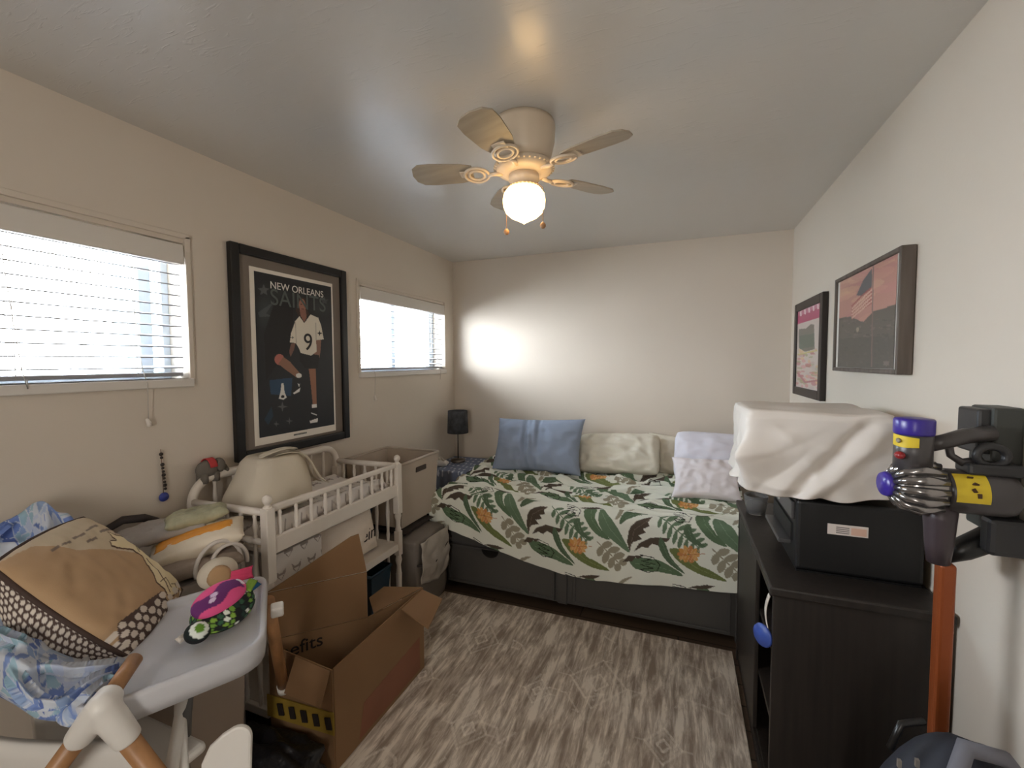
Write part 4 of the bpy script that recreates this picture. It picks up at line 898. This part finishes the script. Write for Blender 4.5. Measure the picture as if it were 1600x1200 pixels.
# ------------------------------------------------------------------ blanket heap
def blanket():
    o = Vector((0, 0, 1.52))
    rows = [[(-1.93, .62, 1.0), (-1.95, .70, 1.03), (-1.942, .76, 1.059), (-1.80, .765, 1.012), (-1.764, .80, .99)],
            [(-1.90, .60, .99), (-1.877, .68, .973), (-1.783, .70, .979), (-1.705, .74, .955), (-1.60, .76, .93)],
            [(-1.72, .55, .93), (-1.60, .58, .905), (-1.535, .605, .845), (-1.445, .645, .79), (-1.36, .69, .75)],
            [(-1.575, .50, .925), (-1.440, .508, .895), (-1.370, .535, .850), (-1.315, .585, .803), (-1.26, .640, .785)],
            [(-1.492, .47, .90), (-1.367, .475, .885), (-1.305, .495, .848), (-1.240, .535, .815), (-1.218, .605, .797)],
            [(-1.441, .45, .84), (-1.310, .447, .830), (-1.214, .455, .808), (-1.170, .49, .800), (-1.194, .565, .800)],
            [(-1.52, .47, .77), (-1.385, .475, .765), (-1.275, .48, .755), (-1.22, .51, .755), (-1.23, .58, .765)]]
    G = np.array(rows, float)
    def cr(p, t):
        n = len(p) - 1; x = min(t * n, n - 1e-6); i = int(x); f = x - i
        a, b_, c, d = p[max(i - 1, 0)], p[i], p[i + 1], p[min(i + 2, n)]
        return .5 * ((2 * b_) + (-a + c) * f + (2 * a - 5 * b_ + 4 * c - d) * f * f + (-a + 3 * b_ - 3 * c + d) * f ** 3)
    nu, nv = 150, 170; pts = []; cols = []
    rs = np.random.default_rng(5); seeds = rs.uniform(0, 1, (300, 2)); pal = [(192, 202, 222), (150, 172, 208), (104, 124, 182), (206, 212, 222), (160, 190, 206), (176, 192, 218), (128, 150, 200), (200, 208, 220), (118, 140, 196)]
    sc = rs.integers(0, len(pal), 300)
    for j in range(nv):
        v = j / (nv - 1); row = np.array([cr(G[:, k], v) for k in range(G.shape[1])])
        for i in range(nu):
            u = i / (nu - 1); p = cr(row, u)
            wq = n3(u * 2.2, v * 2.2, 3.1); w1 = n3(u * 2.0 + v * 6.5 + .9 * wq, u * 1.1 - v * 1.2, 4.4); w2 = n3(u * 9 - v * 2 + wq, v * 4 + u * 2, 8.2)
            fold = .050 * (1 / (1 + (w1 * 4.5) ** 2) - .5) + .012 * w2 + .012 * n3(u * 5, v * 5, 6)
            edge = min(1, min(u, 1 - u) * 8 + .25, (1 - v) * 8 + .3) * (.45 if .22 < v < .55 else 1)
            d = Vector((.62, -.30, .72)); p = p + np.array(d) * fold * edge
            p[0] = max(p[0], L + .012); pts.append(tuple(p))
            uu, vv = u + .05 * w2 + .02 * n3(u * 14, v * 14, 5), v + .04 * w1 + .02 * n3(u * 14, v * 14, 9); q = ((seeds - (uu, vv)) ** 2 * (1, 1.3)).sum(1); k = np.argsort(q)[:2]
            cols.append(pal[sc[k[0]]] if q[k[1]] - q[k[0]] > .0003 else (206, 212, 222))
    b = MB(); b.add(pts, [(j * nu + i, j * nu + i + 1, (j + 1) * nu + i + 1, (j + 1) * nu + i) for j in range(nv - 1) for i in range(nu - 1)], True)
    b.c = lin_np(np.array(cols)); return b.build('baby_blanket', mat('blue_print_fleece', attr=True, rough=.95, spec=.1, bump=(90, .25, .004)), None, solid=.02)
tag(blanket(), 'crumpled blue and white patchwork print blanket heaped at the left edge', 'blanket')

# ------------------------------------------------------------------ beige throw pillow with applique
k_ = .925; PC = Vector((-1.624, .789, .882 - 1.52)) * k_ + Vector((0, 0, 1.52))
AX = Vector((.52, .43, -.74)).normalized(); AY = Vector((-.66, .75, -.02)); AY = (AY - AX * AY.dot(AX)).normalized(); AZ = AX.cross(AY)
if AZ.dot(Vector((1.6, -.8, .6))) < 0: AZ = -AZ
SZ = .37
P = Paint(300, 300, (184, 152, 116))      # print: u along AX (left corner -> bottom corner), v along AY
P.corners((21, 304), (783, 819), (1030, 441), (530, 71))
P.poly([(21, 304), (220, 235), (420, 290), (620, 290), (800, 310), (900, 330), (1030, 441), (530, 71)], (206, 192, 166), .8)
rng = random.Random(6); ink = (122, 108, 98)
for a, c in (((290, 282), (330, 262)), ((345, 255), (395, 240)), ((410, 222), (480, 195)), ((485, 180), (560, 142)), ((575, 122), (640, 98)), ((560, 190), (610, 165)), ((600, 170), (660, 150)), ((480, 245), (540, 220)), ((630, 140), (690, 118)), ((650, 182), (720, 158)), ((700, 170), (770, 150))):
    for k in range(3):
        t0 = k / 3; P.line([(a[0] + (c[0] - a[0]) * t0, a[1] + (c[1] - a[1]) * t0), (a[0] + (c[0] - a[0]) * (t0 + .22), a[1] + (c[1] - a[1]) * (t0 + .24))], 14, ink, .85)
cr_, br_ = (232, 216, 178), (92, 70, 54)
an = [(600, 185), (640, 200), (720, 205), (770, 213), (805, 235), (830, 250), (885, 240), (882, 275), (866, 290), (900, 330), (950, 360), (985, 420), (990, 470), (960, 500), (930, 520), (900, 490), (850, 450), (815, 400), (790, 350), (775, 318), (720, 284), (640, 275), (607, 268), (600, 246), (630, 244), (640, 232), (615, 216)]
ax_ = sum(q[0] for q in an) / len(an); ay_ = sum(q[1] for q in an) / len(an)
for ox, oy in ((-7, 0), (7, 0), (0, 8), (0, -7), (5, 6), (-5, 6)): P.poly([(a + ox, c + oy) for a, c in an], br_)
P.poly(an, cr_); P.poly([(900, 295), (930, 282), (962, 310), (958, 336), (910, 325)], (214, 202, 186))
P.ell((778, 258), 10, 12, br_); P.line([(765, 225), (755, 255), (770, 285)], 5, br_); P.line([(800, 325), (880, 430), (935, 495)], 6, br_); P.line([(870, 450), (900, 425), (940, 470)], 5, br_); P.line([(940, 450), (965, 440), (975, 465)], 5, br_)
bord = [(660, 680), (760, 600), (880, 500), (925, 545), (960, 520), (1060, 600), (900, 900), (740, 840)]
P.poly(bord, (84, 66, 60))
for i in range(-2, 12):
    for j in range(-2, 10):
        x, y = 690 + i * 50 + (25 if j % 2 else 0), 520 + j * 42
        if (x - 660) * (500 - 680) - (y - 680) * (880 - 660) < -3500: P.ell((x, y), 20, 17, (222, 212, 200))
tp_ = thing('throw_pillow', 'beige throw pillow with cream animal applique and dotted brown border on the high chair', 'pillow', PC - Vector((0, 0, .12)))
pm = pillow_mesh(SZ, SZ, .10, 5.5, -.075, 150, .0012, None, 0, .36)
uv = np.array([(p[0] / SZ + .5, p[1] / SZ + .5) for p in pm.v]); front = np.arange(len(pm.v)) < len(pm.v) // 2
pm.c = P.lookup(np.clip(uv[:, 0], 0, .999), np.clip(uv[:, 1], 0, .999))
# the back and the gusset carry the brown dotted cloth
U = uv * SZ; gx = (U[:, 0] / .0135); gy = (U[:, 1] / .0118); jr = np.round(gy); ox = np.where(jr % 2 == 0, 0, .5); dx = (gx - ox) - np.round(gx - ox); dy = gy - jr
dot = (dx * .0135) ** 2 + (dy * .0118) ** 2 < .0047 ** 2
back = np.where(dot[:, None], lin_np((222, 212, 200))[None], lin_np((84, 66, 60))[None]); pm.c = np.where(front[:, None], pm.c, back)
mtx = Matrix((AX, AY, AZ)).transposed(); pm.v = [tuple(PC - AZ * .035 + mtx @ V(*p)) for p in pm.v]; pm.build('cover', M_cloth, tp_)
pip = MB(); q = SZ / 2 * .985
edge = []
for a, c in (((-1, -1), (1, -1)), ((1, -1), (1, 1)), ((1, 1), (-1, 1)), ((-1, 1), (-1, -1))):
    for i in range(12):
        t = i / 12; u, v = a[0] + (c[0] - a[0]) * t, a[1] + (c[1] - a[1]) * t
        e = -.075; uu = u * (1 - e * (1 - v * v) * abs(u) ** 6); vv = v * (1 - e * (1 - u * u) * abs(v) ** 6)
        edge.append(PC - AZ * .035 + mtx @ V(uu * SZ / 2, vv * SZ / 2, 0))
pip.sweep(edge, .006, 8, closed=True); pip.build('piping', mat('brown_piping', (74, 58, 52), .9), tp_)
# fabric border strip with dots on the lower edge
def strip(u, v):
    s = (u - .5) * SZ * .98; bulge = math.sin(math.pi * u)
    return PC - AZ * (.038 + .055 * v * bulge + .012 * v) + mtx @ V(s, -SZ / 2 * (1 + .07 * (1 - (2 * u - 1) ** 2)) - .012 * bulge * math.sin(v * 3), 0) + Vector((0, 0, -.045)) * v * bulge
b = MB().grid(strip, 160, 40); U, Vv = np.meshgrid(np.linspace(0, 1, 160), np.linspace(0, 1, 40)); gx = U.ravel() * SZ / .0155; gy = Vv.ravel() * .085 / .0135
jr = np.round(gy); ox = np.where(jr % 2 == 0, 0, .5); dx = (gx - ox) - np.round(gx - ox); dy = gy - jr
b.c = np.where((((dx * .0155) ** 2 + (dy * .0135) ** 2) < .0055 ** 2)[:, None], lin_np((222, 212, 200))[None], lin_np((84, 66, 60))[None]); b.build('dotted_border', M_cloth, tp_)

# ------------------------------------------------------------------ fabric turtle toy on the tray
TC = Vector((-1.195, .825, .842)); tx = Vector((-.10, .98, .10)).normalized(); tz = Vector((.45, -.30, .85)); tz = (tz - tx * tz.dot(tx)).normalized(); ty = tz.cross(tx); TM = Matrix((tx, ty, tz)).transposed()
KT = .66
tt = thing('plush_turtle', 'plush toy with pink and purple shell and scaly green body on the tray', 'plush toy', TC - Vector((0, 0, .05)))
def painted_ball(name, c, sq, fn, n=96):
    sq = tuple(q * KT for q in sq); c = TC + (c - TC) * KT; b = MB().ball(c, 1, n, sq, TM); q = np.array([(TM.transposed() @ (Vector(p) - Vector(c))) for p in b.v]) / np.array(sq); b.c = lin_np(np.array([fn(*p) for p in q])); return b.build(name, M_cloth, tt)
def scale(x, y, z):
    a = math.atan2(y, z) * 3.0; i = math.floor(x * 5.5 + (.5 if math.floor(a) % 2 else 0)); j = math.floor(a); fx = x * 5.5 + (.5 if j % 2 else 0) - i - .5; fa = a - j - .5
    if fx * fx * 1.2 + fa * fa > .21: return (14, 18, 20)
    return [(24, 52, 44), (112, 156, 56), (226, 232, 222), (18, 20, 24), (48, 92, 66), (130, 170, 62)][(i * 7 + j * 3 + (i * j) % 5) % 6]
painted_ball('body', TC + tz * -.012 - ty * .012, (.135, .095, .046), scale)
def shell(x, y, z):
    if abs(y - .15 * math.sin(x * 5)) < .42 and x < .75: 
        if ((x + .25) ** 2 + (y - .1) ** 2 < .02) or ((x + .42) ** 2 + (y + .12) ** 2 < .016): return (216, 196, 224)
        return (104, 42, 108)
    if .55 < x < .9 and abs(y) < .3: return (236, 226, 240)
    return (226, 84, 140)
painted_ball('shell', TC + tz * .022 + ty * .022, (.118, .070, .040), shell)
def eyeb(x, y, z):
    d = math.hypot(x + .1, y + .2); 
    return (20, 24, 28) if z < .2 else ((96, 142, 40) if d < .38 else ((228, 234, 226) if d < .72 else (18, 30, 30)))
painted_ball('head', TC + tx * -.135 + tz * -.010 + ty * -.03, (.046, .044, .036), eyeb, 40)
place(pillow_mesh(.05, .036, .014, 1.0, .02, 16, .002), TC + tx * .095 + tz * -.004, tx, ty).build('tail_flipper', mat('teal_felt', (44, 104, 150), .95), tt, weld=True)
place(pillow_mesh(.046, .026, .012, 2.0, .02, 16, .002), TC + tx * .082 + tz * .014 - ty * .007, tx + ty * .4, ty).build('fin', mat('lime_felt', (128, 162, 66), .95), tt, weld=True)
place(pillow_mesh(.026, .02, .008, 2.0, .02, 12, .002), TC + tx * -.112 + tz * -.02 , tx, ty).build('fabric_tag', M_white, tt, weld=True)
# baby hat with pink bow behind the turtle
bh = thing('baby_bonnet', 'cream baby bonnet with a pink ribbon behind the plush toy', 'bonnet', (-1.36, .965, .80))
MB().ball((-1.40, .955, .838), 1, 28, (.048, .060, .048)).build('crown', M_cream, bh)
MB().lathe((-1.364, .934, .843), [(.030, 0), (.034, .004), (.026, .014), (.012, .016), (0, .0165)], 20, (.8, -.5, .4)).build('lining', mat('tan_lining', (176, 142, 104), .9), bh)
place(pillow_mesh(.09, .04, .018, 2.0, .1, 16, .002), (-1.335, .975, .832), (.5, .8, .0), (-.3, .2, .9)).build('ribbon', mat('hot_pink_ribbon', (220, 66, 110), .7), bh, weld=True)

# ------------------------------------------------------------------ dresser
dx0, dx1, dy0, dy1, dz = .264, R - .006, 1.54, 2.44, .818
ds = thing('dresser', 'dark wood open-front cabinet against the right wall', 'cabinet', ((dx0 + dx1) / 2, 1.99, 0))
MB().box(dx0, dx1, dy0 - .012, dy1 + .012, dz - .03, dz).build('top', M_dark, ds, bevel=.006)
for y in (dy0, dy1 - .022): MB().box(dx0 + .012, dx1 - .004, y, y + .022, .002, dz - .0305).build('side_panel', M_dark, ds, bevel=.002)
MB().box(dx1 - .018, dx1 - .006, dy0 + .0225, dy1 - .0225, .05, dz - .031).build('back_panel', M_dark, ds)
for z in (.05, .30, .54): MB().box(dx0 + .03, dx1 - .019, dy0 + .0225, dy1 - .0225, z, z + .02).build('shelf', M_dark, ds)
MB().box(dx0 + .02, dx0 + .036, dy0 + .0225, dy1 - .0225, .002, .05).build('plinth', M_dark, ds)
MB().box(dx0 + .014, dx0 + .03, dy0 + .35, dy1 - .0225, .075, .75).build('door', M_dark, ds, bevel=.003)
mdl = thing('pacifier_clip', 'white strap with a round blue disc hanging in the open cabinet front', 'strap', (.262, 1.56, .66))
MB().grid(lambda u, v: (.268 - .008 * math.sin(v * 3.2), 1.556 + u * .022 + .012 * math.sin(v * 3), .775 - v * .125), 4, 16).build('strap', M_white, mdl, solid=.003)
MB().lathe((.258, 1.575, .635), [(0, 0), (.034, 0), (.036, .004), (.034, .009), (0, .010)], 28, (-.8, -.6, .05)).build('disc', mat('royal_blue_plastic', (58, 82, 160), .4), mdl)
cp = thing('plastic_cup', 'small clear plastic cup at the far end of the dark cabinet top', 'cup', (.325, 2.26, dz))
MB().lathe((.325, 2.26, dz), [(0, .001), (.038, .001), (.046, .05), (.05, .085), (.047, .085), (.043, .05), (.036, .004), (0, .004)], 24).build('cup', mat('clear_plastic', (210, 210, 210), .1, Transmission_Weight=.8, IOR=1.2), cp)

# printer
pr = thing('printer', 'black boxy printer on top of the dark cabinet', 'printer', (.53, 1.87, dz))
MB().box(.36, R - .02, 1.675, 2.06, dz + .006, 1.06).build('body', mat('matte_black_plastic', (16, 16, 17), .45), pr, bevel=.012, seg=3)
MB().box(.365, R - .025, 1.68, 2.055, dz, dz + .006).build('feet', M_black, pr)
M_pg = mat('printer_grey_plastic', (74, 72, 72), .35)
MB().box(.350, .361, 1.70, 2.04, .985, 1.045).build('control_panel', M_pg, pr, bevel=.003)
MB().box(.346, .3505, 1.88, 1.96, 1.0, 1.035).build('display', mat('pale_display', (190, 186, 180), .3), pr)
MB().box(.354, .361, 1.72, 2.02, .905, .965).build('paper_slot', mat('slot_black', (6, 6, 6), .6), pr)
MB().box(.322, .361, 1.74, 2.0, .885, .900).build('output_tray', M_pg, pr, bevel=.003)
lb = MB().box(.447, .555, 1.6725, 1.6745, .958, .992).build('sticker', mat('white_sticker', (222, 210, 202), .5), pr)
mk = MB().box(.510, .550, 1.6715, 1.6724, .962, .985); mk.build('sticker_patch', mat('peach_ink', (214, 176, 156), .6), lb)
mk = MB()
for i in range(4): mk.box(.470, .505, 1.6715, 1.6724, .964 + i * .006, .9665 + i * .006)
mk.build('sticker_marks', mat('grey_ink', (120, 112, 108), .6), lb)

# white cloth-covered box
def draped():
    x0, x1, y0, y1, z0, z1 = .205, .62, 1.66, 2.08, 1.062, 1.352; n = 240; m = 110; pts = []
    per = 2 * ((x1 - x0) + (y1 - y0)); b = MB(); cx, cy = (x0 + x1) / 2, (y0 + y1) / 2; hx, hy = (x1 - x0) / 2, (y1 - y0) / 2
    def ringpt(a, k):      # squircle
        c, s = math.cos(a), math.sin(a); e = 22.0; q = (abs(c) ** e + abs(s) ** e) ** (-1 / e); return cx + hx * c * q * k, cy + hy * s * q * k
    for j in range(m):
        v = j / (m - 1)
        for i in range(n):
            a = 2 * math.pi * i / n
            if v < .35: k = v / .35; r = min(1, k); x, y = ringpt(a, r * .97); z = z1 + .008 * n3(x * 7, y * 7, 1) - .006 * max(0, r - .93) / .07
            else:
                t = (v - .35) / .65; x, y = ringpt(a, .97 + .03 * min(1, t * 14)); z = z1 - .006 - t * (z1 - z0 - .018 + .02 * n3(math.cos(a) * 2, math.sin(a) * 2, 6))
                fo = .010 * n3(math.cos(a) * 2.4 + t * 1.6, math.sin(a) * 2.4 - t * 1.8, 2.0)
                cr1 = abs(n3(x * 4 + z * 3, y * 4 - z * 5, 5)); cr2 = abs(n3(x * 10 - z * 8, y * 9 + z * 6, 2))
                fo += .016 / (1 + (cr1 * 9) ** 2) * (.1 + t) - .006 / (1 + (cr2 * 7) ** 2) * t + .010 * n3(x * 4, y * 4, z * 5) * t
                lx = (x - x0) / (x1 - x0); dg = lx - .45 - (1 - t) * .55
                if y < y0 + .05: fo += .022 * math.exp(-(dg / .07) ** 2) * (.3 + .7 * t) - .016 * math.exp(-((dg + .13) / .06) ** 2)
                fo += .012 * t ** 3 * math.sin(a * 9)
                d = V(math.cos(a), math.sin(a), 0); fo *= min(1, t * 6); x += d.x * fo; y += d.y * fo
                tipk = math.exp(-((a - 4.02) / .16) ** 2) * math.exp(-((t - .55) / .22) ** 2); x -= .055 * tipk; y -= .03 * tipk
                x = min(x, R - .02)
            pts.append((x, y, z))
    b.add(pts, [(j * n + i, j * n + (i + 1) % n, (j + 1) * n + (i + 1) % n, (j + 1) * n + i) for j in range(m - 1) for i in range(n)], True)
    return b.build('cloth_cover', mat('white_sheet_plastic', (224, 216, 208), .5, bump=(10, .15, .01)), None, solid=.003)
tag(draped(), 'crumpled white cloth cover draped over a boxy shape on the printer', 'cover')

# ------------------------------------------------------------------ cordless vacuum on its wall dock
vc = thing('cordless_vacuum', 'cordless stick vacuum with purple cap and orange wand on the right wall', 'vacuum', (.58, 1.3, .02))
VY = 1.30
M_vg = mat('vacuum_grey_plastic', (70, 66, 66), .35); M_vd = mat('vacuum_dark_plastic', (40, 39, 40), .4); M_pu = mat('deep_purple_plastic', (58, 42, 140), .3); M_ye = mat('yellow_label', (214, 186, 40), .5); M_cy = mat('chrome_grey_cyclone', (150, 146, 144), .18, metal=.85); M_or = mat('orange_anodised_tube', (146, 74, 36), .35, metal=.35)
CXY = (.511, VY)
MB().lathe((*CXY, 0), [(0, 1.262), (.036, 1.262), (.036, 1.348), (.0, 1.3485)], 32).build('motor_column', M_vg, vc)
MB().lathe((*CXY, 0), [(0, 1.345), (.0365, 1.345), (.0380, 1.35), (.0380, 1.378), (.036, 1.382), (.024, 1.384), (0, 1.384)], 32).build('filter_cap', M_pu, vc)
lab = MB(); 
lab.grid(lambda u, v: (CXY[0] + .0368 * math.cos(math.radians(170 + u * 95)), VY + .0368 * math.sin(math.radians(170 + u * 95)), 1.346 - .006 * u - v * (.027 - .012 * max(0, u - .55))), 20, 4)
lb = lab.build('yellow_label', M_ye, vc); MB().ball((CXY[0] - .034, VY - .0155, 1.331), 1, 12, (.004, .009, .006)).build('label_window', mat('grey_window', (140, 132, 110), .3), lb)
MB().ball((CXY[0] - .032, VY - .02, 1.297), 1, 14, (.010, .014, .009)).build('release_button', mat('dark_red_plastic', (142, 34, 38), .35), vc)
cyc = MB(); BC = V(.522, VY, 1.222)
cyc.lathe(BC, [(0, -.052), (.028, -.050), (.046, -.030), (.052, 0), (.050, .03), (.046, .045), (0, .046)], 28, (1, 0, 0))
for k in range(14):
    a = 2 * math.pi * k / 14; d = V(0, math.cos(a), math.sin(a))
    cyc.sweep([BC + V(-.052, 0, 0) + d * .026, BC + V(-.034, 0, 0) + d * .048, BC + V(0, 0, 0) + d * .057, BC + V(.036, 0, 0) + d * .052], [.006, .009, .0105, .008], 8)
cyc.build('cyclone', M_cy, vc)
MB().lathe(BC + V(-.055, -.0, 0), [(0, .012), (.012, .010), (.016, 0), (.027, -.004), (.030, .004), (.027, .012), (0, .013)], 24, (-1, -.15, 0)).build('end_cap', M_pu, vc)
bi = MB().lathe((.565, VY, 1.218), [(0, 0), (.046, 0), (.050, .004), (.050, .105), (.046, .12), (.030, .132), (0, .133)], 32, (1, 0, 0)).build('dust_bin', M_vg, vc)
st = MB().grid(lambda u, v: (.572 + u * .058, VY - .0506 * math.sin(math.radians(28 + 78 * v)), 1.218 + .0506 * math.cos(math.radians(28 + 78 * v))), 4, 14).build('yellow_label', M_ye, vc)
mk = MB()
for i, (u, z) in enumerate(((.0, 12), (.006, 30), (.002, 46), (.010, 58))):
    an = math.radians(28 + z); mk.obox((.600 + u, VY - .0512 * math.sin(an), 1.218 + .0512 * math.cos(an)), (.010, .003, .007), Matrix.Rotation(-an + math.pi / 2, 3, 'X') @ Matrix.Rotation(.5 * i, 3, 'Y'))
mk.build('label_marks', mat('brown_ink', (70, 44, 20), .6), st)
MB().sweep([(.540, VY, 1.322), (.57, VY + .002, 1.331), (.61, VY + .01, 1.345), (.66, VY + .02, 1.352)], [.017, .017, .018, .018], 14).build('handle', M_vg, vc)
MB().sweep([(.575, VY, 1.325), (.580, VY, 1.30), (.60, VY, 1.285), (.635, VY, 1.29)], [.008, .008, .009, .012], 10).build('trigger_guard', M_vg, vc)
gr = MB().sweep([(.645 + .026 * math.cos(t), VY - .012, 1.305 + .022 * math.sin(t)) for t in np.linspace(0, 2 * math.pi, 20, endpoint=False)], .009, 10, closed=True); gr.build('grip_ring', M_vd, vc)
MB().box(.60, .70, VY - .03, VY + .03, 1.262, 1.288).build('grip_base', M_vd, vc, bevel=.006)
MB().lathe((.566, VY, 0), [(0, 1.045), (.021, 1.045), (.026, 1.09), (.030, 1.15), (.032, 1.185), (0, 1.186)], 20).build('inlet_neck', mat('wine_grey_plastic', (62, 52, 56), .4), vc)
b = MB(); 
b.obox((.580, VY, .575), (.032, .032, .945)); b.build('wand', M_or, vc, bevel=.008, seg=3)
MB().box(.50, .66, VY - .06, VY + .04, .016, .095).build('floor_head', M_vd, vc, bevel=.015)
dk = thing('wall_dock', 'dark grey charging dock fixed on the right wall behind the vacuum', 'wall dock', (R - .03, 1.37, 1.1))
MB().box(.642, R - .001, VY + .035, VY + .12, 1.30, 1.405).build('holder', M_vd, dk, bevel=.006)
MB().box(.664, R - .001, VY + .025, VY + .115, 1.12, 1.41).build('back_plate', mat('dock_green_grey', (58, 60, 56), .5), dk, bevel=.006)
bt = MB().box(.645, R - .004, VY - .02, VY + .022, 1.08, 1.165).build('battery', M_vd, vc, bevel=.010)
nz = thing('crevice_tool', 'black crevice tool clipped under the wall dock', 'nozzle', (.66, 1.36, 1.02))
MB().sweep([(.60, VY + .05, 1.045), (.63, VY + .05, 1.065), (.69, VY + .06, 1.10), (.70, VY + .06, 1.115)], [.018, .026, .030, .024], 14).build('tool', M_black, nz)

# ------------------------------------------------------------------ backpack lower right
bp = thing('backpack', 'dark navy backpack with pale strap in the lower right corner', 'backpack', (.53, 1.08, 0))
M_nv = mat('navy_nylon', (30, 33, 44), .7, bump=(40, .2, .006))
def bag(d):
    return 1 + .05 * n3(d.x * 2, d.y * 2, d.z * 2) - .12 * max(0, d.z - .5)
MB().ball((.525, 1.085, .40), 1, 40, (.165, .135, .405), Matrix.Identity(3), bag).build('body', M_nv, bp)
MB().ball((.47, 1.0, .55), 1, 28, (.11, .09, .20), Matrix.Identity(3), bag).build('front_pocket', M_nv, bp)
MB().sweep([(.46, .985, .70), (.475, 1.0, .765), (.50, 1.03, .80), (.56, 1.04, .79), (.60, 1.03, .74)], [.010, .014, .016, .014, .010], 10).build('strap', mat('grey_strap_webbing', (110, 110, 118), .8), bp)
MB().sweep([(.40, 1.06, .74), (.42, 1.07, .79), (.46, 1.08, .80)], .007, 8).build('top_handle', M_black, bp)
z = MB().box(.398, .404, 1.02, 1.026, .735, .75).box(.425, .431, 1.02, 1.026, .745, .76); z.build('zip_pulls', mat('steel_zip', (190, 186, 180), .3, metal=.8), bp)
